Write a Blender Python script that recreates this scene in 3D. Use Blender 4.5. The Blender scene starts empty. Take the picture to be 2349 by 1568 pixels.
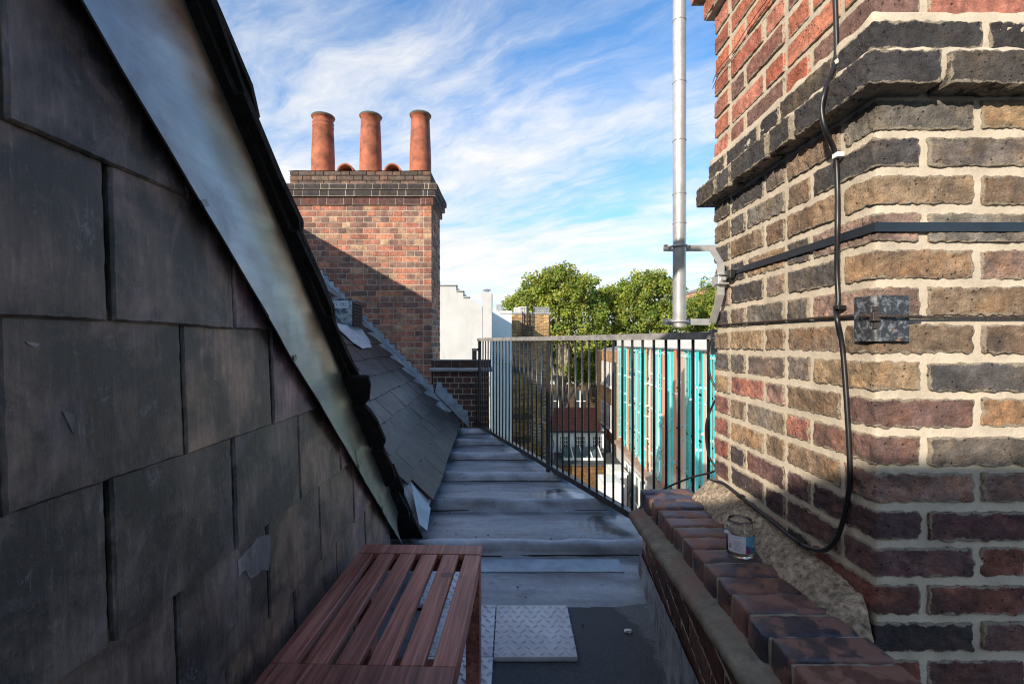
import bpy, math, random
import numpy as np
from mathutils import Vector, Matrix

# ------------------------------------------------------------------ camera, world, sun, exposure
scene = bpy.context.scene
C = scene.collection
F, CX, CY = 1089.0, 1174.0, 784.0          # focal length / centre in the 2348 px wide working frame (metres everywhere else)

cam_d = bpy.data.cameras.new('camera')
cam_d.sensor_width = 36.0
cam_d.lens = 36.0 * F / 2348.0
cam_d.clip_start, cam_d.clip_end = 0.02, 3000
cam = bpy.data.objects.new('camera', cam_d)
cam.rotation_euler = (math.radians(90), 0, 0)
C.objects.link(cam)
scene.camera = cam

SUN = Vector((1.0, 1.3, -0.60)).normalized()    # direction the light travels
sun_el = math.asin(-SUN.z)
sun_az = math.atan2(-SUN.x, -SUN.y)
sd = bpy.data.lights.new('sun', 'SUN')
sd.energy = 3.1
sd.angle = math.radians(0.5)
sd.color = (1.0, 0.90, 0.76)
sun = bpy.data.objects.new('sun', sd)
sun.rotation_euler = SUN.to_track_quat('-Z', 'Y').to_euler()
C.objects.link(sun)

def S(r, g, b, a=1.0):
    f = lambda v: (v / 255 / 12.92) if v / 255 <= 0.04045 else ((v / 255 + 0.055) / 1.055) ** 2.4
    return (f(r), f(g), f(b), a)

class NT:
    """small helper for node trees"""
    def __init__(self, tree):
        self.t = tree; self.n = tree.nodes; self.l = tree.links
    def new(self, typ, ins=None, **props):
        nd = self.n.new(typ)
        for k, v in props.items():
            setattr(nd, k, v)
        for k, v in (ins or {}).items():
            s = nd.inputs[k]
            if isinstance(v, bpy.types.NodeSocket): self.l.new(v, s)
            else: s.default_value = v
        return nd
    def math(self, op, a, b=0.0, clamp=False):
        nd = self.new('ShaderNodeMath', {0: a, 1: b}, operation=op); nd.use_clamp = clamp
        return nd.outputs[0]
    def ramp(self, fac, stops, interp='LINEAR'):
        nd = self.new('ShaderNodeValToRGB', {'Fac': fac}); cr = nd.color_ramp; cr.interpolation = interp
        while len(cr.elements) > 1: cr.elements.remove(cr.elements[-1])
        for i, (p, c) in enumerate(stops):
            e = cr.elements[0] if i == 0 else cr.elements.new(p)
            e.position = p
            e.color = c if isinstance(c, (tuple, list)) else (c, c, c, 1)
        return nd.outputs['Color']
    def mix(self, fac, a, b, blend='MIX'):
        nd = self.n.new('ShaderNodeMix'); nd.data_type = 'RGBA'; nd.blend_type = blend
        for s, v in ((nd.inputs[0], fac), (nd.inputs[6], a), (nd.inputs[7], b)):
            if isinstance(v, bpy.types.NodeSocket): self.l.new(v, s)
            else: s.default_value = v
        return nd.outputs[2]
    def noise(self, vec, scale, detail=4, rough=0.55, dist=0.0):
        return self.new('ShaderNodeTexNoise', {'Vector': vec, 'Scale': scale, 'Detail': detail, 'Roughness': rough, 'Distortion': dist}).outputs['Fac']
    def mapping(self, vec, scale=(1, 1, 1), rot=(0, 0, 0), loc=(0, 0, 0)):
        return self.new('ShaderNodeMapping', {'Vector': vec, 'Scale': scale, 'Rotation': rot, 'Location': loc}).outputs[0]

w = bpy.data.worlds.new('World'); scene.world = w; w.use_nodes = True
T = NT(w.node_tree); T.n.clear()
sky = T.new('ShaderNodeTexSky', sky_type='NISHITA', sun_disc=False)
sky.sun_elevation = sun_el
sky.sun_rotation = sun_az
sky.air_density, sky.dust_density, sky.ozone_density = 1.0, 0.6, 2.0
SKY_STRENGTH, CLOUD_STRENGTH = 0.110, 0.48
bg1 = T.new('ShaderNodeBackground', {'Color': T.mix(1.0, sky.outputs[0], (0.60, 0.90, 1.12, 1), 'MULTIPLY'), 'Strength': SKY_STRENGTH})
tc = T.new('ShaderNodeTexCoord')
sep = T.new('ShaderNodeSeparateXYZ', {0: tc.outputs['Generated']})
zz = T.math('ADD', T.math('MAXIMUM', sep.outputs[2], 0.0), 0.10)
u = T.math('DIVIDE', sep.outputs[0], zz); v = T.math('DIVIDE', sep.outputs[1], zz)
pv = T.new('ShaderNodeCombineXYZ', {0: u, 1: v, 2: 0.0}).outputs[0]
warp = T.new('ShaderNodeTexNoise', {'Vector': pv, 'Scale': 0.9, 'Detail': 4.0, 'Roughness': 0.6})
pw = T.new('ShaderNodeVectorMath', {0: pv, 1: T.new('ShaderNodeVectorMath', {0: warp.outputs['Color'], 'Scale': 0.55}, operation='SCALE').outputs[0]}, operation='ADD').outputs[0]
pr = T.mapping(pw, (1, 1, 1), (0, 0, math.radians(24)))
pr2 = T.mapping(pw, (1, 1, 1), (0, 0, math.radians(40)))
streak = T.noise(T.mapping(pr, (0.62, 1.15, 1), (0, 0, 0), (3.1, 0.4, 0)), 1.1, 8, 0.56, 0.15)
fine = T.noise(T.mapping(pr2, (0.62, 1.7, 1), (0, 0, 0), (9.7, 2.2, 0)), 3.2, 9, 0.66, 0.15)
broad = T.noise(T.mapping(pr, (0.6, 1, 1), (0, 0, 0), (1.7, 5.3, 0)), 0.6, 2, 0.5)
cl = T.math('ADD', T.math('MULTIPLY', streak, 0.62), T.math('MULTIPLY', fine, 0.34))
cl = T.math('ADD', cl, T.math('MULTIPLY', T.math('SUBTRACT', broad, 0.5), 0.30))
left = T.math('MULTIPLY', sep.outputs[0], -0.20)                       # thicker cloud towards the west
low = T.math('MULTIPLY', T.math('SUBTRACT', 0.38, sep.outputs[2]), 0.31)  # and towards the horizon
cl = T.math('ADD', T.math('ADD', cl, left), low)
mask = T.ramp(cl, [(0.32, 0.0), (0.40, 0.22), (0.48, 0.62), (0.56, 0.90), (0.66, 1.0)])
shade = T.ramp(T.math('ADD', T.math('MULTIPLY', fine, 0.5), T.math('MULTIPLY', streak, 0.5)), [(0.36, (0.78, 0.82, 0.88, 1)), (0.60, (1.0, 0.975, 0.94, 1))])
bg2 = T.new('ShaderNodeBackground', {'Color': shade, 'Strength': CLOUD_STRENGTH})
mx = T.new('ShaderNodeMixShader', {0: mask, 1: bg1.outputs[0], 2: bg2.outputs[0]})
T.new('ShaderNodeOutputWorld', {0: mx.outputs[0]})

scene.view_settings.view_transform = 'Standard'
scene.view_settings.look = 'None'
scene.view_settings.exposure = 1.16
scene.view_settings.gamma = 1.0
scene.cycles.use_denoising = True
scene.cycles.denoising_input_passes = 'RGB_ALBEDO_NORMAL'
scene.cycles.denoising_prefilter = 'NONE'
scene.cycles.filter_width = 1.15

# ------------------------------------------------------------------ mesh helpers
R_ = random.Random(11)
NR = np.random.RandomState(5)

def P(x, y, Y):
    return np.array([(x - CX) * Y / F, Y, -(y - CY) * Y / F])
def PX(x, y, X):
    return P(x, y, X * F / (x - CX))
def PZ(x, y, z):
    return P(x, y, -z * F / (y - CY))

_nz = {}
def vnoise(p, wl, seed, octs=3):
    """cheap smooth vector-free noise, p (n,3), wavelength wl -> (n,) about -1..1"""
    key = (seed, octs)
    if key not in _nz:
        r = np.random.RandomState(seed & 0x7fffffff)
        ds = []
        for o in range(octs):
            d = r.normal(size=(6, 3)); d /= np.linalg.norm(d, axis=1)[:, None]
            ds.append((d * r.uniform(0.7, 1.4, (6, 1)), r.uniform(0, 6.28, 6)))
        _nz[key] = ds
    out = np.zeros(len(p)); amp = 1.0; f = 2 * math.pi / wl
    for d, ph in _nz[key]:
        out += amp * np.sin(p @ d.T * f + ph).sum(1) / 3.2
        amp *= 0.5; f *= 2.1
    return out

_topo = {}
def topo(nx, ny, nz):
    k = (nx, ny, nz)
    if k in _topo: return _topo[k]
    idx = {}; ijk = []; faces = []
    def vid(i, j, l):
        q = (i, j, l)
        if q not in idx: idx[q] = len(ijk); ijk.append(q)
        return idx[q]
    for i in range(nx):
        for j in range(ny):
            faces.append((vid(i, j, 0), vid(i, j + 1, 0), vid(i + 1, j + 1, 0), vid(i + 1, j, 0)))
            faces.append((vid(i, j, nz), vid(i + 1, j, nz), vid(i + 1, j + 1, nz), vid(i, j + 1, nz)))
    for i in range(nx):
        for l in range(nz):
            faces.append((vid(i, 0, l), vid(i + 1, 0, l), vid(i + 1, 0, l + 1), vid(i, 0, l + 1)))
            faces.append((vid(i, ny, l), vid(i, ny, l + 1), vid(i + 1, ny, l + 1), vid(i + 1, ny, l)))
    for j in range(ny):
        for l in range(nz):
            faces.append((vid(0, j, l), vid(0, j, l + 1), vid(0, j + 1, l + 1), vid(0, j + 1, l)))
            faces.append((vid(nx, j, l), vid(nx, j + 1, l), vid(nx, j + 1, l + 1), vid(nx, j, l + 1)))
    _topo[k] = (np.array(ijk), faces)
    return _topo[k]

class MB:
    def __init__(self):
        self.V = []; self.Fc = []; self.Cl = []; self.n = 0
    def add(self, V, faces, col=(0.5, 0.5, 0.5)):
        V = np.asarray(V, float).reshape(-1, 3)
        self.V.append(V)
        col = np.asarray(col, float)
        col = np.tile(col[:3], (len(V), 1)) if col.ndim == 1 else col
        self.Cl.append(col if col.shape[1] == 4 else np.concatenate([col, np.ones((len(col), 1))], 1))
        n = self.n
        self.Fc.extend([tuple(i + n for i in f) for f in faces])
        self.n += len(V)
    def box(self, lo, hi, col=(0.5, 0.5, 0.5)):
        x0, y0, z0 = lo; x1, y1, z1 = hi
        V = [(x0, y0, z0), (x1, y0, z0), (x1, y1, z0), (x0, y1, z0), (x0, y0, z1), (x1, y0, z1), (x1, y1, z1), (x0, y1, z1)]
        self.add(V, [(0, 3, 2, 1), (4, 5, 6, 7), (0, 1, 5, 4), (1, 2, 6, 5), (2, 3, 7, 6), (3, 0, 4, 7)], col)
    def rbox(self, lo, hi, res=(2, 2, 2), rad=0.004, amp=0.0, wl=0.03, seed=0, col=(0.5, 0.5, 0.5), frame=None, jag=0.0, corner=False):
        """box with rounded edges and rough faces; frame = (origin, 3x3) maps local to world"""
        lo = np.array(lo, float); hi = np.array(hi, float)
        s = hi - lo; rad = min(rad, s.min() * 0.45)
        ijk, faces = topo(*res)
        P0 = np.zeros((len(ijk), 3))
        for a in range(3):
            n = res[a]
            if n >= 3: t = np.concatenate([[0, rad * 0.6], np.linspace(rad * 0.6, s[a] - rad * 0.6, n - 1)[1:-1], [s[a] - rad * 0.6, s[a]]])
            else: t = np.linspace(0, s[a], n + 1)
            P0[:, a] = t[ijk[:, a]]
        inner = np.clip(P0, rad, s - rad)
        d = P0 - inner
        ln = np.linalg.norm(d, axis=1); ln[ln == 0] = 1
        nrm = d / ln[:, None]
        Q = inner + nrm * rad
        if amp or jag:
            q = Q + lo
            nn = vnoise(q, wl, seed, 3)
            Q = Q + nrm * (amp * nn)[:, None]
            if jag:
                Q = Q + jag * np.stack([vnoise(q, wl * 1.6, seed + 7 + k, 2) for k in range(3)], 1)
        Q = Q + lo
        ds = np.sort(np.minimum(P0, s - P0), 1)[:, 1]                 # distance to the nearest arris, kept in the alpha channel
        if corner: ds = np.minimum(np.minimum(P0[:, 2], s[2] - P0[:, 2]), np.minimum(s[0] - P0[:, 0], s[1] - P0[:, 1]))
        col = np.concatenate([np.tile(np.asarray(col, float)[:3], (len(Q), 1)), np.clip(ds / 0.019, 0, 1)[:, None]], 1)
        if frame is not None:
            Q = frame[0] + Q @ np.asarray(frame[1]).T
        self.add(Q, faces, col)
    def prism(self, poly, off, col=(0.5, 0.5, 0.5)):
        """closed polygon (list of 3D points) extruded along off"""
        p = np.array(poly, float); n = len(p); off = np.array(off, float)
        nv = np.zeros(3)
        for i in range(n): nv += np.cross(p[i], p[(i + 1) % n])
        if np.dot(nv, off) > 0: p = p[::-1]
        V = np.concatenate([p, p + off])
        f = [tuple(range(n)), tuple(range(2 * n - 1, n - 1, -1))]
        f = [tuple(range(n)), tuple(n + i for i in reversed(range(n)))]
        for i in range(n):
            j = (i + 1) % n
            f.append((j, i, n + i, n + j))
        self.add(V, f, col)
    def tube(self, pts, r, n=8, col=(0.5, 0.5, 0.5), cap=True, rr=None):
        pts = np.array(pts, float)
        tan = np.gradient(pts, axis=0); tan /= np.linalg.norm(tan, axis=1)[:, None] + 1e-12
        up = np.array([0, 0, 1.0]) if abs(tan[0][2]) < 0.9 else np.array([1.0, 0, 0])
        V = []; a = up - tan[0] * np.dot(up, tan[0]); a /= np.linalg.norm(a)
        for i in range(len(pts)):
            a = a - tan[i] * np.dot(a, tan[i]); a /= np.linalg.norm(a)
            b = np.cross(tan[i], a)
            ri = r if rr is None else rr[i]
            for k in range(n):
                t = 2 * math.pi * (k + 0.5) / n
                V.append(pts[i] + ri * (math.cos(t) * a + math.sin(t) * b))
        f = []
        for i in range(len(pts) - 1):
            for k in range(n):
                q = (k + 1) % n
                f.append((i * n + k, i * n + q, (i + 1) * n + q, (i + 1) * n + k))
        if cap:
            f.append(tuple(reversed(range(n)))); f.append(tuple((len(pts) - 1) * n + k for k in range(n)))
        self.add(V, f, col)
    def bar(self, pts, wvec, h, col=(0.5, 0.5, 0.5)):
        """flat bar along pts; wvec = half-width vector, h = thickness vector"""
        pts = np.array(pts, float); wv = np.array(wvec, float); h = np.array(h, float)
        V = []
        for p in pts: V += [p - wv, p + wv, p + wv + h, p - wv + h]
        f = []
        for i in range(len(pts) - 1):
            for k in range(4):
                q = (k + 1) % 4
                f.append((i * 4 + k, i * 4 + q, i * 4 + 4 + q, i * 4 + 4 + k))
        f += [(3, 2, 1, 0), tuple(len(pts) * 4 - 4 + k for k in range(4))]
        self.add(V, f, col)
    def lathe(self, prof, c, n=24, col=(0.5, 0.5, 0.5), a0=0, a1=2 * math.pi):
        full = abs(a1 - a0 - 2 * math.pi) < 1e-6
        m = n if full else n + 1
        V = []
        for r, z in prof:
            for k in range(m):
                t = a0 + (a1 - a0) * k / n
                V.append((c[0] + r * math.cos(t), c[1] + r * math.sin(t), c[2] + z))
        f = []
        for i in range(len(prof) - 1):
            for k in range(n):
                q = (k + 1) % m
                f.append((i * m + k, i * m + q, (i + 1) * m + q, (i + 1) * m + k))
        self.add(V, f, col)
    def grid(self, V, nu, nv, col=(0.5, 0.5, 0.5), flip=False):
        f = []
        for i in range(nu - 1):
            for j in range(nv - 1):
                q = (i * nv + j, (i + 1) * nv + j, (i + 1) * nv + j + 1, i * nv + j + 1)
                f.append(tuple(reversed(q)) if flip else q)
        self.add(V, f, col)
    def build(self, name, mat, parent=None, smooth=False, loc=None, angle=None):
        V = np.concatenate(self.V); Cl = np.concatenate(self.Cl)
        if parent is not None:
            o0 = np.array(world_loc(parent)); loc = None
        else:
            o0 = np.array(loc) if loc is not None else np.array([V[:, 0].mean(), V[:, 1].mean(), V[:, 2].min()])
        me = bpy.data.meshes.new(name)
        me.from_pydata((V - o0).tolist(), [], self.Fc)
        at = me.color_attributes.new('Col', 'FLOAT_COLOR', 'POINT')
        at.data.foreach_set('color', Cl.astype(np.float32).ravel())
        if smooth: me.polygons.foreach_set('use_smooth', [True] * len(me.polygons))
        if angle is not None:
            me.polygons.foreach_set('use_smooth', [True] * len(me.polygons)); me.set_sharp_from_angle(angle=math.radians(angle))
        for m in (mat if isinstance(mat, (list, tuple)) else [mat]): me.materials.append(m)
        o = bpy.data.objects.new(name, me); C.objects.link(o)
        if parent is not None: o.parent = parent
        else: o.location = o0
        return o

def world_loc(o):
    l = Vector(o.location)
    while o.parent is not None:
        o = o.parent; l = l + Vector(o.location)
    return l

def tag(o, label=None, cat=None, group=None, kind=None):
    if label: o['label'] = label
    if cat: o['category'] = cat
    if group: o['group'] = group
    if kind: o['kind'] = kind
    return o

def empty(name, loc, label, cat, group=None):
    o = bpy.data.objects.new(name, None); o.empty_display_size = 0.1
    o.location = loc; C.objects.link(o)
    return tag(o, label, cat, group)

def fillet(pts, n=6):
    """smooth a polyline (Catmull-Rom)"""
    p = np.array(pts, float); p = np.concatenate([[2 * p[0] - p[1]], p, [2 * p[-1] - p[-2]]])
    out = []
    for i in range(1, len(p) - 2):
        for k in range(n):
            t = k / n
            out.append(0.5 * ((2 * p[i]) + (-p[i - 1] + p[i + 1]) * t + (2 * p[i - 1] - 5 * p[i] + 4 * p[i + 1] - p[i + 2]) * t * t + (-p[i - 1] + 3 * p[i] - 3 * p[i + 1] + p[i + 2]) * t ** 3))
    out.append(p[-2])
    return np.array(out)

# ------------------------------------------------------------------ materials
def newmat(name):
    m = bpy.data.materials.new(name); m.use_nodes = True
    t = NT(m.node_tree); t.n.clear()
    b = t.new('ShaderNodeBsdfPrincipled'); o = t.new('ShaderNodeOutputMaterial')
    t.l.new(b.outputs[0], o.inputs[0])
    t.b = b; t.o = o
    tc = t.new('ShaderNodeTexCoord'); t.obj = tc.outputs['Object']; t.gen = tc.outputs['Generated']
    t.pos = t.new('ShaderNodeNewGeometry').outputs['Position']
    return m, t
def setb(t, **kw):
    names = dict(col='Base Color', rough='Roughness', metal='Metallic', spec='Specular IOR Level', normal='Normal', trans='Transmission Weight', ior='IOR', alpha='Alpha', coat='Coat Weight')
    for k, v in kw.items():
        s = t.b.inputs[names[k]]
        if isinstance(v, bpy.types.NodeSocket): t.l.new(v, s)
        else: s.default_value = v
def bump(t, h, strength=0.5, dist=0.01, normal=None):
    d = {'Height': h, 'Strength': strength, 'Distance': dist}
    if normal is not None: d['Normal'] = normal
    return t.new('ShaderNodeBump', d).outputs[0]
def attr(t): return t.new('ShaderNodeAttribute', attribute_name='Col').outputs['Color']

def simple(name, col, rough=0.6, metal=0.0, var=0.15, scale=6.0, bumps=None, spec=0.5, use_attr=False):
    m, t = newmat(name)
    n = t.noise(t.pos, scale, 6, 0.6)
    f = t.ramp(n, [(0.3, 1 - var), (0.7, 1 + var)])
    base = attr(t) if use_attr else col
    setb(t, col=t.mix(1.0, base, f, 'MULTIPLY'), rough=rough, metal=metal, spec=spec)
    if bumps:
        setb(t, normal=bump(t, t.noise(t.pos, bumps[0], 6, 0.6), bumps[1], bumps[2]))
    return m

def mat_brick(name, soot=0.5, fine_scale=1.0, bstr=0.8, lime=0.10, ochre=0.0, smear=None):
    m, t = newmat(name)
    c = attr(t)
    n1 = t.noise(t.pos, 30 * fine_scale, 9, 0.72)
    n2 = t.noise(t.pos, 8.5 * fine_scale, 7, 0.68, 0.4)
    n3 = t.noise(t.pos, 170 * fine_scale, 6, 0.75)
    n6 = t.noise(t.pos, 11 * fine_scale, 6, 0.65, 0.3)
    c = t.mix(t.math('MULTIPLY', t.ramp(n6, [(0.48, 0.0), (0.66, 1.0)]), ochre), c, t.mix(1.0, c, (1.6, 1.28, 0.90, 1), 'MULTIPLY'))
    c = t.mix(1.0, c, t.ramp(n1, [(0.28, 0.45), (0.5, 0.95), (0.72, 1.55)]), 'MULTIPLY')
    c = t.mix(t.math('MULTIPLY', t.ramp(n2, [(0.44, 0.0), (0.62, 1.0)]), soot), c, (0.050, 0.045, 0.045, 1))
    n4 = t.noise(t.pos, 34 * fine_scale, 9, 0.78, 0.2)
    c = t.mix(t.math('MULTIPLY', t.ramp(n4, [(0.58, 0.0), (0.74, 1.0)]), lime), c, (0.45, 0.38, 0.30, 1))
    c = t.mix(t.math('MULTIPLY', t.ramp(n3, [(0.56, 0.0), (0.70, 1.0)]), 0.55), c, (0.028, 0.025, 0.023, 1))
    c = t.mix(t.math('MULTIPLY', t.ramp(n3, [(0.32, 1.0), (0.42, 0.0)]), 0.30), c, t.mix(1.0, c, (1.8, 1.7, 1.6, 1), 'MULTIPLY'))
    if smear is not None:
        al = t.n[[x.name for x in t.n if x.type == 'ATTRIBUTE'][0]].outputs['Alpha']
        ev = t.math('SUBTRACT', t.math('ADD', t.math('MULTIPLY', t.noise(t.pos, 24, 8, 0.72), 0.75), t.math('MULTIPLY', t.noise(t.pos, 75, 6, 0.7), 0.25)), t.math('MULTIPLY', al, 0.55))
        em = t.ramp(ev, [(0.385, 0.0), (0.45, 1.0)])
        c = t.mix(t.math('MULTIPLY', em, 0.9), c, t.mix(1.0, smear, t.ramp(n3, [(0.3, 0.7), (0.7, 1.15)]), 'MULTIPLY'))
    vor = t.new('ShaderNodeTexVoronoi', {'Vector': t.pos, 'Scale': 80 * fine_scale, 'Randomness': 1.0}, feature='F1').outputs['Distance']
    pit = t.ramp(vor, [(0.05, 0.0), (0.26, 1.0)])
    pit = t.math('MAXIMUM', pit, t.ramp(t.noise(t.pos, 26 * fine_scale, 4, 0.6), [(0.46, 1.0), (0.58, 0.0)]))
    n7 = t.noise(t.mapping(t.pos, (26, 26, 80)), fine_scale, 8, 0.7, 0.6)
    h = t.math('ADD', t.math('MULTIPLY', t.noise(t.pos, 55 * fine_scale, 12, 0.78), 1.0), t.math('ADD', t.math('MULTIPLY', pit, 0.45), t.math('MULTIPLY', n7, 0.7)))
    c = t.mix(t.math('MULTIPLY', t.math('SUBTRACT', 1.0, pit), 0.75), c, (0.018, 0.016, 0.014, 1))
    setb(t, col=c, rough=0.9, spec=0.25, normal=bump(t, h, bstr, 0.016 / fine_scale))
    return m

def mat_mortar(name, col, sc=1.0):
    m, t = newmat(name)
    n = t.noise(t.pos, 14 * sc, 8, 0.65); n2 = t.noise(t.pos, 140 * sc, 6, 0.7)
    c = t.mix(1.0, col, t.ramp(n, [(0.3, 0.78), (0.6, 1.1)]), 'MULTIPLY')
    c = t.mix(t.math('MULTIPLY', t.ramp(n2, [(0.58, 0.0), (0.72, 1.0)]), 0.4), c, (0.16, 0.13, 0.10, 1))
    setb(t, col=c, rough=0.95, spec=0.15, normal=bump(t, t.math('ADD', n2, t.math('MULTIPLY', n, 0.7)), 0.5, 0.004))
    return m

def mat_slate(name, blotch=0.8):
    m, t = newmat(name)
    c = attr(t)
    p = t.pos
    n1 = t.noise(p, 7.0, 9, 0.62, 0.3)
    n1b = t.noise(t.mapping(p, (9, 9, 5)), 1.0, 8, 0.7, 0.6)
    n3 = t.noise(t.mapping(p, (85, 85, 11)), 1.0, 8, 0.75, 0.3)
    n4 = t.noise(p, 90, 7, 0.75)
    n6 = t.noise(t.mapping(p, (22, 22, 17)), 1.0, 10, 0.82, 0.4)
    c = t.mix(t.math('MULTIPLY', t.ramp(n1, [(0.44, 0.0), (0.64, 1.0)]), blotch), t.mix(1.0, c, (0.44, 0.43, 0.46, 1), 'MULTIPLY'), t.mix(1.0, c, (2.5, 2.15, 1.95, 1), 'MULTIPLY'))
    c = t.mix(1.0, c, t.ramp(n3, [(0.30, 0.60), (0.50, 0.95), (0.72, 1.6)]), 'MULTIPLY')
    c = t.mix(1.0, c, t.ramp(n1b, [(0.3, 0.65), (0.7, 1.4)]), 'MULTIPLY')
    c = t.mix(t.math('MULTIPLY', t.ramp(n1b, [(0.54, 0.0), (0.66, 1.0)]), 0.6 * blotch), c, (0.20, 0.145, 0.150, 1))
    c = t.mix(t.math('MULTIPLY', t.ramp(n6, [(0.59, 0.0), (0.64, 1.0)]), 0.42 * blotch), c, (0.26, 0.25, 0.25, 1))
    c = t.mix(t.math('MULTIPLY', t.ramp(n3, [(0.615, 0.0), (0.67, 1.0)]), 0.5 * blotch), c, (0.24, 0.24, 0.25, 1))
    c = t.mix(t.math('MULTIPLY', t.ramp(n4, [(0.58, 0.0), (0.66, 1.0)]), 0.35 * blotch), c, (0.22, 0.20, 0.19, 1))
    h = t.math('ADD', t.math('MULTIPLY', n3, 0.5), t.math('ADD', t.math('MULTIPLY', t.noise(p, 30, 9, 0.75), 0.7), t.math('MULTIPLY', n1b, 0.8)))
    setb(t, col=c, rough=t.ramp(n1b, [(0.3, 0.33), (0.7, 0.58)]), spec=0.45, normal=bump(t, h, 0.5, 0.006))
    return m

def mat_lead():
    m, t = newmat('weathered_lead')
    p = t.pos
    n1 = t.noise(t.mapping(p, (0.8, 3.2, 1)), 1.6, 8, 0.62, 0.4)
    n2 = t.noise(t.mapping(p, (2.6, 6.5, 4)), 1.2, 9, 0.7, 0.5)
    n3 = t.noise(p, 26, 8, 0.7)
    c = t.ramp(n1, [(0.30, (0.175, 0.172, 0.178, 1)), (0.48, (0.275, 0.288, 0.31, 1)), (0.66, (0.37, 0.39, 0.42, 1))])
    c = t.mix(t.math('MULTIPLY', t.ramp(n2, [(0.55, 0.0), (0.68, 1.0)]), 0.55), c, (0.10, 0.085, 0.080, 1))
    c = t.mix(t.math('MULTIPLY', t.ramp(n2, [(0.28, 1.0), (0.38, 0.0)]), 0.35), c, (0.52, 0.55, 0.60, 1))
    c = t.mix(1.0, c, t.ramp(n3, [(0.3, 0.82), (0.7, 1.15)]), 'MULTIPLY')
    c = t.mix(1.0, c, attr(t), 'MULTIPLY')
    # wet stains that lie on the sheets (own shapes)
    def patch(cx, cy, rx, ry, seed):
        d = t.mapping(p, (1 / rx, 1 / ry, 0), (0, 0, 0), (-cx / rx, -cy / ry, 0))
        r = t.new('ShaderNodeVectorMath', {0: d}, operation='LENGTH').outputs['Value']
        r = t.math('ADD', r, t.math('MULTIPLY', t.math('SUBTRACT', t.noise(p, seed, 5, 0.6), 0.5), 1.1))
        return t.ramp(r, [(0.88, 1.0), (1.02, 0.0)])
    wet = t.math('MAXIMUM', patch(0.37, 3.58, 0.27, 0.15, 5.0), patch(0.62, 2.98, 0.22, 0.20, 6.0))
    c = t.mix(t.math('MULTIPLY', wet, 0.75), c, (0.065, 0.065, 0.07, 1))
    dry = patch(0.41, 3.56, 0.15, 0.10, 3.0)
    c = t.mix(dry, c, (0.42, 0.45, 0.48, 1))
    rough = t.mix(wet, t.ramp(n1, [(0.3, 0.55), (0.7, 0.42)]), (0.16, 0.16, 0.16, 1))
    h = t.math('ADD', t.math('MULTIPLY', n1, 0.8), t.math('MULTIPLY', n3, 0.12))
    setb(t, col=c, rough=rough, metal=0.25, spec=0.5, normal=bump(t, h, 0.35, 0.02))
    return m

def mat_wood():
    m, t = newmat('stained_hardwood')
    p = t.obj
    g = t.noise(t.mapping(p, (60, 2.2, 60)), 1.3, 8, 0.65, 0.7)
    g2 = t.noise(t.mapping(p, (9, 1.2, 9)), 1.0, 4, 0.5, 1.0)
    c = t.ramp(g, [(0.34, (0.17, 0.050, 0.031, 1)), (0.50, (0.39, 0.122, 0.076, 1)), (0.64, (0.56, 0.215, 0.140, 1))])
    c = t.mix(1.0, c, t.ramp(g2, [(0.3, 0.72), (0.7, 1.25)]), 'MULTIPLY')
    c = t.mix(1.0, c, attr(t), 'MULTIPLY')
    k = t.noise(p, 14, 3, 0.5)
    c = t.mix(t.math('MULTIPLY', t.ramp(k, [(0.70, 0.0), (0.76, 1.0)]), 0.7), c, (0.03, 0.015, 0.012, 1))
    setb(t, col=c, rough=t.ramp(g, [(0.3, 0.36), (0.7, 0.50)]), spec=0.45, normal=bump(t, g, 0.25, 0.002))
    return m

def mat_wallbrick(name, c1, c2, mortar, bw=0.225, bh=0.075, rough=0.9, dirt=0.4):
    """far brick wall: bricks in metres on any upright axis-aligned face"""
    m, t = newmat(name)
    sp = t.new('ShaderNodeSeparateXYZ', {0: t.pos})
    vec = t.new('ShaderNodeCombineXYZ', {0: t.math('ADD', sp.outputs[0], sp.outputs[1]), 1: sp.outputs[2], 2: 0.0}).outputs[0]
    br = t.new('ShaderNodeTexBrick', {'Vector': vec, 'Scale': 1.0, 'Color1': c1, 'Color2': c2, 'Mortar': mortar, 'Mortar Size': 0.008, 'Brick Width': bw, 'Row Height': bh, 'Bias': 0.0})
    c = t.mix(1.0, br.outputs['Color'], t.ramp(t.noise(t.pos, 1.1, 7, 0.65), [(0.3, 1 - dirt), (0.7, 1 + dirt * 0.6)]), 'MULTIPLY')
    c = t.mix(1.0, c, t.ramp(t.noise(t.pos, 9, 4, 0.6), [(0.3, 0.75), (0.7, 1.25)]), 'MULTIPLY')
    setb(t, col=c, rough=rough, spec=0.2)
    return m

def mat_leaf(name):
    m, t = newmat(name)
    c = attr(t)
    setb(t, col=c, rough=0.55, spec=0.3)
    tr = t.new('ShaderNodeBsdfTranslucent', {0: t.mix(1.0, c, (1.5, 1.7, 0.6, 1), 'MULTIPLY')})
    mxs = t.new('ShaderNodeMixShader', {0: 0.30, 1: t.b.outputs[0], 2: tr.outputs[0]})
    t.l.new(mxs.outputs[0], t.o.inputs[0])
    return m

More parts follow.
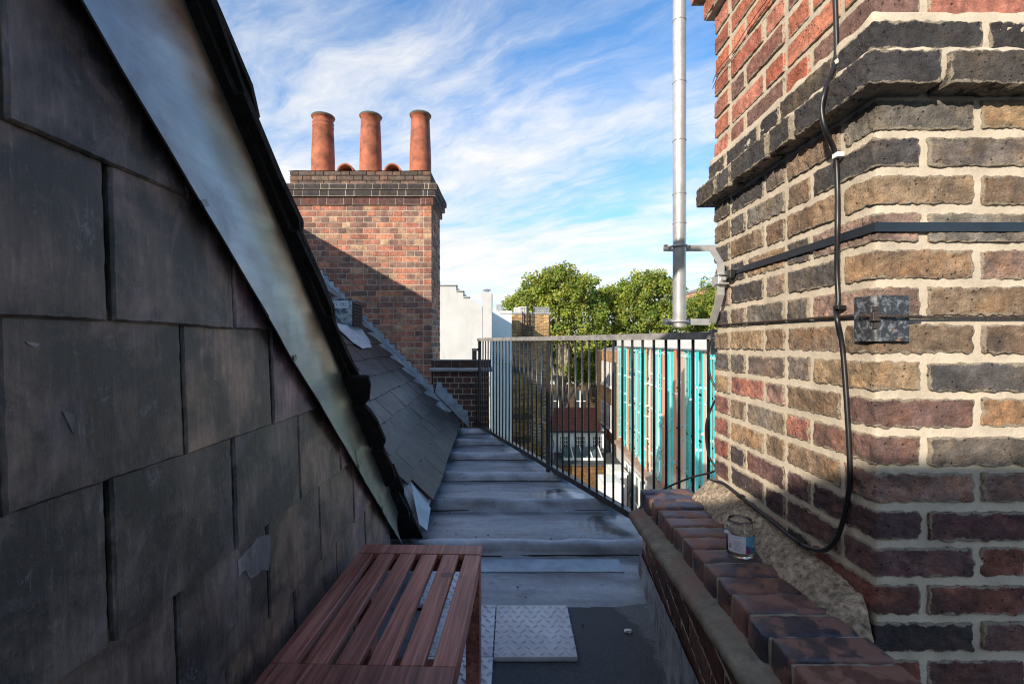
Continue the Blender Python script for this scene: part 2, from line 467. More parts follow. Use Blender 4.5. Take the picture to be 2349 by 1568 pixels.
def mat_strip():
    m, t = newmat('bare_metal_sheet')
    p = t.pos
    n = t.noise(t.mapping(p, (4, 3, 3), (0.68, 0, 0)), 2.2, 6, 0.6, 0.8)
    n2 = t.noise(p, 35, 6, 0.7)
    streak = t.noise(t.mapping(p, (40, 5, 40), (-0.7, 0, 0)), 1.0, 6, 0.7)
    c = t.ramp(n, [(0.3, (0.28, 0.265, 0.25, 1)), (0.5, (0.40, 0.39, 0.375, 1)), (0.72, (0.43, 0.45, 0.42, 1))])
    c = t.mix(1.0, c, t.ramp(streak, [(0.3, 0.85), (0.7, 1.12)]), 'MULTIPLY')
    c = t.mix(1.0, c, attr(t), 'MULTIPLY')
    rgh = t.ramp(n2, [(0.3, 0.36), (0.7, 0.44)])
    setb(t, col=c, rough=rgh, metal=0.9, normal=bump(t, t.noise(p, 5, 2, 0.5), 0.22, 0.02))
    return m

MAT = {}
MAT['brick'] = mat_brick('stock_brick', soot=0.62, ochre=0.6, bstr=1.0, smear=(0.50, 0.425, 0.32, 1))
MAT['brick_red'] = mat_brick('red_brick', soot=0.25, ochre=0.15, bstr=0.7, smear=(0.50, 0.425, 0.32, 1))
MAT['brick_far'] = mat_brick('chimney_brick', soot=0.35, fine_scale=0.6, bstr=0.4, lime=0.12)
MAT['mortar'] = mat_mortar('lime_mortar', (0.50, 0.43, 0.335, 1))
MAT['mortar_far'] = mat_mortar('chimney_mortar', (0.44, 0.37, 0.30, 1), 0.5)
MAT['slate'] = mat_slate('old_slate')
MAT['slate_roof'] = mat_slate('roof_slate', 0.22)
MAT['verge'] = simple('sooty_slate_edge', (0.016, 0.0135, 0.012, 1), 0.9, 0, 0.6, 22, (40, 0.9, 0.008), spec=0.15)
MAT['strip'] = mat_strip()
MAT['lead'] = mat_lead()
MAT['lead_plain'] = simple('lead_sheet', (0.29, 0.35, 0.41, 1), 0.42, 0.3, 0.3, 9, (14, 0.4, 0.01))
MAT['felt'] = None
MAT['wood'] = mat_wood()
MAT['iron'] = simple('painted_iron', (0.032, 0.028, 0.026, 1), 0.33, 0.0, 0.5, 30, (60, 0.3, 0.002))
MAT['rail_iron'] = simple('worn_grey_iron', (0.26, 0.25, 0.24, 1), 0.42, 0.1, 0.4, 18, (60, 0.3, 0.002))
MAT['steel'] = simple('galvanised_steel', (0.58, 0.58, 0.58, 1), 0.36, 0.55, 0.16, 25)
MAT['plastic_black'] = simple('black_plastic', (0.012, 0.012, 0.013, 1), 0.38, 0, 0.2, 20)
MAT['strap'] = simple('blue_black_strap', (0.016, 0.022, 0.030, 1), 0.35, 0, 0.25, 15)
MAT['rope'] = simple('rusty_wire', (0.085, 0.062, 0.052, 1), 0.55, 0.5, 0.35, 60)
MAT['terracotta'] = simple('terracotta', (0.31, 0.092, 0.045, 1), 0.75, 0, 0.5, 9, (40, 0.3, 0.004))
m_, t_ = newmat('white_render')
n_ = t_.noise(t_.mapping(t_.pos, (3.2, 3.2, 0.35)), 1.0, 8, 0.7, 0.3); n2_ = t_.noise(t_.pos, 0.9, 6, 0.6)
c_ = t_.mix(1.0, (0.49, 0.49, 0.48, 1), t_.ramp(n2_, [(0.3, 0.86), (0.7, 1.05)]), 'MULTIPLY')
c_ = t_.mix(t_.math('MULTIPLY', t_.ramp(n_, [(0.56, 0.0), (0.70, 1.0)]), 0.35), c_, (0.27, 0.265, 0.25, 1))
setb(t_, col=c_, rough=0.85, spec=0.2, normal=bump(t_, n2_, 0.3, 0.05)); MAT['white_wall'] = m_
MAT['shade_blue_wall'] = simple('shade_tinted_render', (0.60, 0.68, 0.72, 1), 0.85, 0, 0.06, 1.1)  # white wall in shade: its blue cast is put into the base colour
MAT['dark'] = simple('dark_core', (0.02, 0.02, 0.02, 1), 0.9)
MAT['tile_plastic'] = simple('grey_white_plastic', (0.66, 0.63, 0.62, 1), 0.45, 0, 0.16, 11)
MAT['plate'] = None
MAT['grey_roof'] = simple('dark_flat_roof', (0.055, 0.06, 0.065, 1), 0.7, 0, 0.35, 1.8)
MAT['street'] = simple('asphalt', (0.06, 0.06, 0.062, 1), 0.85, 0, 0.3, 0.8)
MAT['white_paint'] = simple('white_paint', (0.78, 0.77, 0.74, 1), 0.5, 0, 0.05, 4)
MAT['grey_metal'] = simple('grey_painted_metal', (0.30, 0.31, 0.32, 1), 0.5, 0.2, 0.15, 4)
def glassdark(name, col=(0.03, 0.04, 0.045, 1)):
    m, t = newmat(name); setb(t, col=col, rough=0.08, spec=0.6); return m
MAT['window'] = glassdark('window_glass')

# ------------------------------------------------------------------ near brick stack on the right
XS, YS, YE = 0.712, 0.930, 1.667            # left face plane, front face plane, far end
XE = 1.80
CO, Z0 = 0.0731, -0.0303                    # course height, a bed-joint height
def zk(k): return Z0 + CO * k

STOCK = [S(194, 156, 108), S(172, 136, 98), S(150, 122, 96), S(128, 116, 104), S(108, 102, 98), S(98, 94, 94), S(146, 124, 110), S(184, 146, 126), S(140, 126, 114), S(186, 152, 110), S(150, 140, 126), S(164, 134, 100), S(112, 106, 100)]
REDB = [S(206, 122, 92), S(196, 110, 82), S(214, 134, 104), S(178, 104, 84), S(160, 108, 94), S(202, 128, 106), S(140, 106, 96)]
PURP = [S(122, 80, 76), S(106, 76, 78), S(150, 88, 74), S(92, 74, 76), S(176, 98, 74), S(84, 72, 74), S(130, 90, 86)]
MIXB = [S(200, 124, 104), S(172, 104, 88), S(134, 98, 88), S(190, 142, 122), S(118, 98, 92), S(178, 132, 84), S(206, 140, 124)]
DARKB = [S(84, 80, 80), S(74, 72, 74), S(98, 90, 82), S(112, 100, 84)]
def brick_col(k):
    if k >= 9: c = R_.choice(REDB)
    elif k in (7, 8): c = R_.choice(DARKB)
    elif k >= -1: c = R_.choice(STOCK)
    elif k >= -4: c = R_.choice(MIXB + STOCK[:4])
    else: c = R_.choice(PURP)
    f = R_.uniform(0.85, 1.2) * (1.0 if k >= 9 else 1.15)
    l = 0.3 * c[0] + 0.6 * c[1] + 0.1 * c[2]; d_ = 0.10 if k >= 9 else 0.26
    return tuple(min(1, (v * (1 - d_) + l * d_) * f) for v in c[:3])

stack = empty('brick_chimney', (XS + 0.4, (YS + YE) / 2, -1.2), 'tall weathered stock brick stack with pale mortar, right beside the brick coping', 'chimney')
mbr = MB(); mcor = MB(); mtop = MB(); mred = MB()
HB, SB, JT = 0.105, 0.21, 0.0165
def proud(k):
    if k == 7: return 0.046
    if k == 8: return 0.016
    if k == 16: return 0.03
    if k >= 17: return 0.06
    return 0.0
sd_i = 100
for k in range(-16, 24):
    pr = proud(k); mb = mcor if k in (7, 8) else (mtop if k >= 16 else (mred if k >= 9 else mbr))
    zb, zt = zk(k) + 0.0086, zk(k + 1) - 0.0086
    if k == 7: zb, zt = zk(k) + 0.001, zk(k + 1) - 0.010
    odd = k % 2
    rough = 0.0006 if k >= 9 else 0.0012
    jag = 0.0009 if k >= 9 else 0.0017
    xs, ys = XS - pr, YS - pr
    # corner brick
    col = brick_col(k); sd_i += 1
    if odd: lx, ly = HB, SB
    else: lx, ly = SB, HB
    mb.rbox((xs, ys, zb), (xs + lx - JT + pr, ys + ly - JT + pr, zt), (40 if lx > .15 else 20, 40 if ly > .15 else 20, 13), 0.0032, rough, 0.016, sd_i, col, jag=jag, corner=True)
    # front face
    x = xs + lx + pr; hdr = not odd
    while x < 1.35:
        L = HB if hdr else SB
        L2 = L * R_.uniform(0.97, 1.03)
        dz = R_.uniform(-0.002, 0.002)
        sd_i += 1; dy = R_.uniform(-0.003, 0.002)
        mb.rbox((x, ys + dy, zb + dz), (x + L2 - JT, ys + 0.07 + pr, zt + dz), (40 if L > .15 else 20, 3, 13), 0.0032, rough, 0.016, sd_i, brick_col(k), jag=jag)
        x += L2; hdr = not hdr
    # left face
    y = ys + ly + pr; hdr = bool(odd)
    ye = YE + pr
    while y < ye - 0.04:
        L = HB if hdr else SB
        if y + L > ye - 0.05: L = ye - y + JT
        dz = R_.uniform(-0.002, 0.002)
        sd_i += 1; dx = R_.uniform(-0.003, 0.002)
        mb.rbox((xs + dx, y, zb + dz), (xs + 0.07 + pr, min(y + L - JT, ye), zt + dz), (3, 40 if L > .15 else 20, 13), 0.0032, rough, 0.016, sd_i, brick_col(k), jag=jag)
        y += L; hdr = not hdr
mbr.build('brickwork', MAT['brick'], stack, smooth=True)
mcor.build('string_course', MAT['brick'], stack, smooth=True)
mtop.build('corbel', MAT['brick_red'], stack, smooth=True)
mred.build('red_brickwork', MAT['brick_red'], stack, smooth=True)
mm = MB()
mm.rbox((XS + 0.0050, YS + 0.0050, -1.2), (XE, YE - 0.005, 1.72), (90, 60, 220), 0.006, 0.0006, 0.025, 9)
mm.rbox((XS - 0.036, YS - 0.036, zk(7) + 0.012), (XE, YE + 0.036, zk(8) + 0.004), (50, 40, 4), 0.01, 0.003, 0.03, 19)
mm.rbox((XS - 0.012, YS - 0.012, zk(8)), (XE, YE + 0.012, zk(9) + 0.012), (50, 40, 5), 0.008, 0.003, 0.03, 29)
mm.rbox((XS - 0.025, YS - 0.025, zk(16)), (XE, YE + 0.025, 1.72), (30, 30, 16), 0.008, 0.003, 0.03, 39)
mm.build('mortar', MAT['mortar'], stack, smooth=True)

# ------------------------------------------------------------------ brick coping wall beside the walkway
par = empty('parapet_wall', (0.56, 1.2, -1.15), 'low wall capped with a row of dark chamfered bricks on edge, at the foot of the stack', 'wall')
mb = MB(); y = 0.52; i = 0
BLUEB = [S(66, 60, 66), S(84, 62, 60), S(58, 54, 62), S(104, 72, 64), S(72, 62, 66)]
while y < 1.73:
    sd_i += 1; i += 1
    c = R_.choice(BLUEB)[:3]; f = R_.uniform(0.8, 1.25)
    dx, dz = R_.uniform(-0.004, 0.004), R_.uniform(-0.002, 0.002)
    mb.rbox((0.478 + dx, y, -0.655), (0.665 + dx, y + 0.0675, -0.550 + dz), (12, 6, 6), 0.009, 0.0014, 0.05, sd_i, tuple(v * f for v in c), jag=0.001)
    y += 0.0752
def mat_coping():
    m, t = newmat('blue_brick')
    c = attr(t)
    n = t.noise(t.pos, 15, 9, 0.62, 0.3); n2 = t.noise(t.pos, 70, 8, 0.75); n3 = t.noise(t.pos, 8, 5, 0.6)
    c = t.mix(1.0, c, t.ramp(n2, [(0.3, 0.7), (0.7, 1.3)]), 'MULTIPLY')
    c = t.mix(t.math('MULTIPLY', t.ramp(n, [(0.50, 0.0), (0.57, 1.0)]), 0.70), c, (0.24, 0.115, 0.080, 1))
    c = t.mix(t.math('MULTIPLY', t.ramp(n3, [(0.66, 0.0), (0.72, 1.0)]), 0.7), c, (0.065, 0.055, 0.015, 1))
    setb(t, col=c, rough=t.ramp(n, [(0.52, 0.42), (0.58, 0.7)]), spec=0.5, normal=bump(t, n2, 0.4, 0.003))
    return m
mb.build('coping', mat_coping(), par, smooth=True)
mb = MB(); mb.rbox((0.484, 0.50, -0.66), (0.659, 1.742, -0.5565), (10, 70, 5), 0.004, 0.001, 0.02, 3, jag=0.001)
mb.build('mortar', mat_mortar('grey_mortar', (0.26, 0.24, 0.19, 1)), par, smooth=True)
# sloping stone ledge under the bricks
mb = MB()
ny = 90; prof = [(0.49, -0.604), (0.455, -0.611), (0.4335, -0.617), (0.4265, -0.624), (0.4270, -0.640), (0.4330, -0.650), (0.475, -0.652)]
V = []
for i in range(ny):
    yy = 0.5 + (1.738 - 0.5) * i / (ny - 1)
    for (px, pz) in prof: V.append((px, yy, pz))
V = np.array(V); V[:, 0] += 0.0022 * vnoise(V, 0.07, 71); V[:, 2] += 0.0016 * vnoise(V, 0.05, 72)
mb.grid(V, ny, len(prof)); mb.add(V[-len(prof):], [tuple(range(len(prof)))])
m_, t_ = newmat('mossy_stone')
n_ = t_.noise(t_.pos, 30, 8, 0.7); n2_ = t_.noise(t_.pos, 8, 5, 0.6)
setb(t_, col=t_.mix(t_.ramp(n2_, [(0.42, 0.0), (0.62, 1.0)]), t_.mix(1.0, (0.21, 0.18, 0.135, 1), t_.ramp(n_, [(0.3, 0.6), (0.7, 1.35)]), 'MULTIPLY'), (0.23, 0.14, 0.11, 1)), rough=0.9, spec=0.2, normal=bump(t_, n_, 0.6, 0.004))
mb.build('ledge', m_, par, smooth=True)
# wall below and the painted upstand
dv = np.array([0.139, 1.0]); 
def wx(y): return 0.546 + 0.139 * (y - 1.597)
mb = MB(); yb = 0.55; row = 0
zrow = [-0.655, -0.73, -0.805, -0.88, -0.955, -1.03, -1.105, -1.18]
for r in range(7):
    yy = 0.5 - (0.11 if r % 2 else 0)
    while yy < 2.3:
        L = 0.225
        a, b2 = max(yy, 0.5), min(yy + L - 0.012, 2.42)
        if yy > 1.75 and r < 2: yy += L; continue
        sd_i += 1
        fr = (np.array([wx(a), a, 0]), np.array([[1, 0.139, 0], [0, 1, 0], [0, 0, 1]]))
        mb.rbox((0, 0, zrow[r + 1] + 0.006), (0.08, b2 - a, zrow[r] - 0.006), (3, 12, 5), 0.005, 0.0014, 0.03, sd_i, R_.choice([S(120, 78, 66), S(104, 66, 56), S(86, 62, 58), S(110, 84, 72)])[:3], frame=fr, jag=0.001)
        yy += L
mb.build('wall', mat_brick('low_brick', soot=0.3), par, smooth=True)
mb = MB(); mb.prism([(wx(0.5) + 0.004, 0.5, -0.652), (wx(1.74) + 0.004, 1.74, -0.652), (0.72, 1.74, -0.652), (0.72, 0.5, -0.652)], (0, 0, -0.52))
mb.prism([(wx(1.7) + 0.005, 1.7, -0.82), (wx(2.42) + 0.004, 2.42, -0.82), (0.95, 2.42, -0.82), (0.95, 1.7, -0.82)], (0, 0, -0.35))
mb.build('wall_mortar', MAT['mortar_far'], par)
m_, t_ = newmat('flaking_whitewash')
n_ = t_.noise(t_.mapping(t_.pos, (1, 3, 3)), 3.0, 8, 0.7, 0.8); n2_ = t_.noise(t_.pos, 40, 6, 0.7)
c_ = t_.ramp(n_, [(0.36, (0.075, 0.07, 0.07, 1)), (0.46, (0.22, 0.23, 0.24, 1)), (0.6, (0.34, 0.36, 0.38, 1))])
setb(t_, col=t_.mix(1.0, c_, t_.ramp(n2_, [(0.3, 0.8), (0.7, 1.15)]), 'MULTIPLY'), rough=0.6, normal=bump(t_, n_, 0.4, 0.006))
mb = MB(); V = []; ny = 60; nz = 8
for i in range(ny):
    yy = 0.6 + (2.425 - 0.6) * i / (ny - 1)
    zt = -0.79 - 0.155 * (yy - 0.6) * 0.98
    zt = max(min(zt, -0.70), -1.075)
    for j in range(nz):
        s_ = j / (nz - 1)
        V.append((wx(yy) - 0.010 - 0.012 * (1 - s_) ** 2, yy, -1.150 + (zt + 1.150) * s_))
V = np.array(V); V[:, 0] += 0.0015 * vnoise(V, 0.15, 77)
mb.grid(V, ny, nz)
mb.build('upstand', m_, par, smooth=True)
# rough mortar haunch against the stack
mb = MB(); ny, nx = 110, 16; V = []
for i in range(ny):
    yy = 0.885 + (1.735 - 0.885) * i / (ny - 1)
    for j in range(nx):
        s_ = j / (nx - 1)
        xx = 0.632 + (0.722 - 0.632) * s_
        zz_ = -0.5535 + (0.044 + 0.032 * min(1, max(0, (yy - 0.95) / 0.6))) * math.sin(s_ * 1.5) ** 0.9
        V.append((xx, yy, zz_))
V = np.array(V)
V[:, 2] += 0.004 * vnoise(V, 0.06, 81) + 0.0022 * vnoise(V, 0.018, 82)
V[:, 0] += 0.006 * vnoise(V, 0.11, 83)
e = np.clip((V[:, 1] - 1.66) / 0.075, 0, 1); V[:, 2] -= 0.07 * e ** 2
e = np.clip((1.02 - V[:, 1]) / 0.135, 0, 1); V[:, 2] -= 0.070 * e ** 2.4; V[:, 0] += (0.668 - V[:, 0]) * 0.80 * e ** 1.5
mb.grid(V, ny, nx)
m_, t_ = newmat('gritty_mortar')
n_ = t_.noise(t_.pos, 70, 9, 0.78); n2_ = t_.noise(t_.pos, 12, 6, 0.6); vo = t_.new('ShaderNodeTexVoronoi', {'Vector': t_.pos, 'Scale': 150.0}).outputs['Distance']
c_ = t_.mix(1.0, (0.34, 0.27, 0.195, 1), t_.ramp(n_, [(0.35, 0.30), (0.65, 1.8)]), 'MULTIPLY')
c_ = t_.mix(1.0, c_, t_.ramp(n2_, [(0.3, 0.6), (0.65, 1.2)]), 'MULTIPLY')
setb(t_, col=c_, rough=0.95, spec=0.15, normal=bump(t_, t_.math('ADD', n_, t_.math('MULTIPLY', vo, 0.6)), 0.9, 0.006))
mb.build('mortar_haunch', m_, par, smooth=True)

# ------------------------------------------------------------------ walkway: lead sheets and felt
def rail_x(Y): return (775 - CX) / F * Y + 1976.0 / F + 0.0     # plan line of the railing
mb = MB()
ROLLS = [2.62, 3.31, 3.98, 4.68, 5.33, 6.0]
ys_ = [2.052]
while ys_[-1] < 6.62:
    near = min(abs(ys_[-1] - r) for r in ROLLS)
    ys_.append(ys_[-1] + (0.0065 if near < 0.075 else 0.028))
ny = len(ys_); nx = 46; V = []
for yy in ys_:
    xr = min(rail_x(yy) + 0.10, 1.1)
    for j in range(nx):
        s_ = j / (nx - 1); V.append((-0.80 + (xr + 0.80) * s_, yy, -1.150))
V = np.array(V)
for i_, r in enumerate(ROLLS):
    cy_ = r + 0.012 * vnoise(np.stack([V[:, 0], V[:, 0] * 0, V[:, 0] * 0 + i_], 1), 0.9, 90 + i_, 2)
    d = V[:, 1] - cy_
    hgt = 0.062 + 0.006 * vnoise(np.stack([V[:, 0], V[:, 0] * 0, V[:, 0] * 0], 1), 0.5, 190 + i_, 2)
    prof = np.where(d < 0, np.clip(1 - (d / 0.052) ** 2, 0, 1) ** 0.6, np.clip(1 - (d / 0.075) ** 2, 0, 1) ** 0.8)
    V[:, 2] += hgt * prof
    V[:, 2] -= 0.006 * np.exp(-((d + 0.064) / 0.014) ** 2)
V[:, 2] += 0.0035 * vnoise(V * np.array([1, 1, 0]), 0.55, 91, 3) + 0.0009 * vnoise(V * np.array([1, 1, 0]), 0.09, 92, 2)
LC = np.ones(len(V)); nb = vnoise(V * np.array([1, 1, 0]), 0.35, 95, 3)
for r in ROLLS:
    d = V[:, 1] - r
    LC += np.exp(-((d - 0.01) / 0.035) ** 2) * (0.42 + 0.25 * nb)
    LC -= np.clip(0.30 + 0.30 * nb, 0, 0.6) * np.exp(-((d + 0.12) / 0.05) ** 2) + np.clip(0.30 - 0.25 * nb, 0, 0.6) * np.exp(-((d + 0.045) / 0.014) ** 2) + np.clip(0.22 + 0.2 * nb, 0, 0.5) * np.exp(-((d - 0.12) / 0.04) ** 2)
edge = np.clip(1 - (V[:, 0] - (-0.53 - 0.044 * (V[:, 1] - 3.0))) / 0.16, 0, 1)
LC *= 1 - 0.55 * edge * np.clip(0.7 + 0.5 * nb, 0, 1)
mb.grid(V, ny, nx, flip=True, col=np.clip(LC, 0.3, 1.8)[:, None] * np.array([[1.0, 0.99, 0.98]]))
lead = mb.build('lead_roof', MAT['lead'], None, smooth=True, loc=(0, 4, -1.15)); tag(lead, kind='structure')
# welted clips, a lapped strip and splits in the lead
mb = MB()
for i_, r in enumerate(ROLLS):
    xr = min(rail_x(r) + 0.05, 0.95); pts = []
    for j in range(40):
        x_ = -0.58 + (xr + 0.58) * j / 39
        pp = np.array([[x_, 0, i_]])
        pts.append((x_, r - 0.059 + 0.012 * vnoise(pp, 0.9, 90 + i_, 2)[0] + 0.006 * math.sin(x_ * 7 + i_), -1.1470))
    mb.tube(pts, 0.0034, 6)
o = mb.build('lead_seam', MAT['dark'], lead)
mb = MB(); mb.box((-0.35, 2.37, -1.1505), (0.56, 2.505, -1.1438)); mb.build('lead_patch', MAT['lead_plain'], lead)
# house body under the walkway
mb = MB()
mb.prism([(-0.8, -2.4, -1.175), (1.1, -2.4, -1.175), (1.1, 2.0, -1.175), (rail_x(2.3) + .10, 2.3, -1.175), (rail_x(6.62) + .10, 6.62, -1.175), (-0.8, 6.62, -1.175)], (0, 0, -8.3))
MAT['street_brick'] = mat_wallbrick('london_brick', S(150, 120, 84), S(110, 86, 62), S(130, 118, 100))
hb = mb.build('house_wall', MAT['street_brick'], None); tag(hb, 'brick house wall under the lead covered walkway', 'wall'); hb['kind'] = 'structure'
m_, t_ = newmat('roofing_felt')
n_ = t_.noise(t_.pos, 190, 6, 0.75); n2_ = t_.noise(t_.pos, 2.2, 5, 0.6)
dwet = t_.mapping(t_.pos, (1 / 0.40, 1 / 0.42, 0), (0, 0, 0), (-0.16 / 0.40, -1.78 / 0.42, 0))
rw = t_.math('ADD', t_.new('ShaderNodeVectorMath', {0: dwet}, operation='LENGTH').outputs['Value'], t_.math('MULTIPLY', t_.math('SUBTRACT', t_.noise(t_.pos, 9, 5, 0.65), 0.5), 0.5))
wet_ = t_.ramp(rw, [(0.92, 1.0), (0.98, 0.0)])
c_ = t_.mix(1.0, (0.155, 0.157, 0.160, 1), t_.ramp(n_, [(0.35, 0.45), (0.65, 1.5)]), 'MULTIPLY')
c_ = t_.mix(1.0, c_, t_.ramp(n2_, [(0.3, 0.8), (0.7, 1.25)]), 'MULTIPLY')
c_ = t_.mix(t_.math('MULTIPLY', wet_, 0.62), c_, (0.045, 0.047, 0.05, 1))
setb(t_, col=c_, rough=0.85, spec=0.3, normal=bump(t_, n_, 0.6, 0.003))
mb = MB(); nx = 60
Vf = []
for j in range(nx):
    x_ = -0.75 + 1.75 * j / (nx - 1)
    yf = 2.055 + 0.012 * math.sin(x_ * 5) + (0.05 * max(0, (x_ - 0.42)) * 4) + 0.004 * math.sin(x_ * 37)
    Vf += [(x_, -2.4, -1.150), (x_, 1.6, -1.150), (x_, yf - 0.01, -1.1465), (x_, yf, -1.1535)]
mb.grid(Vf, nx, 4, flip=False)
felt = mb.build('felt_roof', m_, None, smooth=True, loc=(0, 1, -1.15)); tag(felt, kind='structure')

# ------------------------------------------------------------------ slate-hung dormer cheek on the left
XW = -0.55
def zU(Y): return 0.556 - 0.915 * (Y - 0.772)          # upper edge of the metal strip
def zL(Y): return 0.419 - 0.815 * (Y - 0.582)
def zV(Y): return 0.554 - 0.915 * (Y - 0.77)           # underside of the verge         # lower edge
dorm = empty('slated_dormer', (-1.3, 1.3, -1.15), 'slate hung dormer side wall with a metal strip under its sloping dark eave', 'dormer')
mb = MB()
mb.prism([(-0.585, 0.30, -1.2), (-0.585, 2.18, -1.2), (-0.585, 2.18, zU(2.18)), (-0.585, 0.52, zU(0.52)), (-0.585, 0.30, zU(0.52))], (-2.0, 0, 0))
mb.build('wall', MAT['slate_roof'], dorm)
def clip_poly(poly, f):
    out = []
    for i in range(len(poly)):
        a, b = poly[i], poly[(i + 1) % len(poly)]
        fa, fb = f(a), f(b)
        if fa >= 0: out.append(a)
        if (fa >= 0) != (fb >= 0):
            t = fa / (fa - fb); out.append((a[0] + (b[0] - a[0]) * t, a[1] + (b[1] - a[1]) * t))
    return out
def rough_edge(poly, step, amp, rng):
    out = []
    for i in range(len(poly)):
        a, b = np.array(poly[i]), np.array(poly[(i + 1) % len(poly)])
        L = np.linalg.norm(b - a); n = max(1, int(L / step))
        for k in range(n):
            q = a + (b - a) * k / n
            out.append(q + (rng.uniform(-amp, amp, 2) if k else rng.uniform(-amp * 1.5, amp * 1.5, 2)))
    return out
SLC = [S(86, 74, 68), S(72, 65, 63), S(96, 80, 70), S(76, 68, 66), S(102, 84, 72)]
SLP = [S(124, 98, 100), S(112, 90, 94), S(130, 104, 106)]
mb = MB(); ZB = [0.245, 0.028, -0.19, -0.413, -0.63, -0.85, -1.07, -1.28]
ZT = [0.47] + ZB[:-1]; OFF = [0.512, 0.651, 0.512, 0.655, 0.50, 0.64, 0.50, 0.65]
sl_n = 0
for r in range(-1, 8):
    zb = 0.465 if r < 0 else ZB[r]; zt = 0.70 if r < 0 else ZT[r]
    off = 0.64 if r < 0 else OFF[r]
    yy = off - 0.29 * 2
    while yy < 2.2:
        g = 0.0028 + 0.0025 * R_.random()
        poly = [(yy + g, zb + R_.uniform(-.003, .003)), (yy + 0.29 - g, zb + R_.uniform(-.003, .003)), (yy + 0.29 - g, zt + 0.02), (yy + g, zt + 0.02)]
        poly = clip_poly(poly, lambda q: q[0] - 0.31)
        poly = clip_poly(poly, lambda q: 2.17 - q[0]) if len(poly) > 2 else poly
        poly = clip_poly(poly, lambda q: (zL(q[0]) + 0.05) - q[1]) if len(poly) > 2 else poly
        yc = yy + 0.145
        yy += 0.29
        if len(poly) < 3: continue
        poly = rough_edge(poly, 0.012, 0.0007, NR)
        near_strip = zL(yc) - (zb + zt) / 2
        col = R_.choice(SLP if near_strip < 0.17 and R_.random() < 0.75 and yc > 0.95 else SLC)[:3]
        f = R_.uniform(0.75, 1.2); tl = R_.uniform(0.030, 0.042); base = R_.uniform(-0.001, 0.002)
        pq = np.array(poly); m_p = len(pq)
        ar = sum(pq[i][0] * pq[(i + 1) % m_p][1] - pq[(i + 1) % m_p][0] * pq[i][1] for i in range(m_p))
        if ar < 0: pq = pq[::-1]
        tg = np.roll(pq, -3, 0) - np.roll(pq, 3, 0); tg /= np.linalg.norm(tg, axis=1)[:, None] + 1e-9
        inn = pq + np.stack([-tg[:, 1], tg[:, 0]], 1) * NR.uniform(0.0025, 0.0042, (m_p, 1))
        X3 = lambda Q, h: np.stack([XW + base - tl * (Q[:, 1] - zb) + h, Q[:, 0], Q[:, 1]], 1)
        V = np.concatenate([X3(inn, 0), X3(pq, -0.0042), X3(pq, -0.011)])
        cb = np.array(col) * f; ce = np.array([0.105, 0.078, 0.058]) * R_.uniform(0.5, 1.3)
        CC = np.concatenate([np.tile(cb, (m_p, 1)), ce * NR.uniform(0.4, 1.3, (m_p, 1)), np.tile(ce * 0.5, (m_p, 1))])
        ff = [tuple(range(m_p))]
        for i in range(m_p):
            j = (i + 1) % m_p
            ff += [(i, m_p + i, m_p + j, j), (m_p + i, 2 * m_p + i, 2 * m_p + j, m_p + j)]
        mb.add(V, ff, CC); sl_n += 1
def scar(pts, zb, colr):
    out = []
    for (a, b) in pts:
        X_ = -0.5545
        for _ in range(4):
            q = PX(a, b, X_); X_ = XW + 0.0012 - 0.036 * (q[2] - zb)
        out.append(PX(a, b, X_))
    mb.prism(out, (-0.004, 0, 0), colr)
scar([(545.7, 1283.7), (582, 1244.9), (589.7, 1231.9), (620.8, 1222.9), (619.5, 1286.3), (615.6, 1307), (600, 1306), (593, 1316), (574.2, 1326.5), (563.8, 1307), (556, 1309), (548, 1323.9)], -0.63, (0.20, 0.195, 0.20))
scar([(144, 943), (158, 944), (171.6, 951), (168.5, 993.7), (160, 976)], -0.19, (0.19, 0.175, 0.16))
scar([(60, 783), (78, 785), (92, 789), (82, 795), (68, 791)], -0.19, (0.22, 0.21, 0.21))
mb.build('slate_cladding', MAT['slate'], dorm)
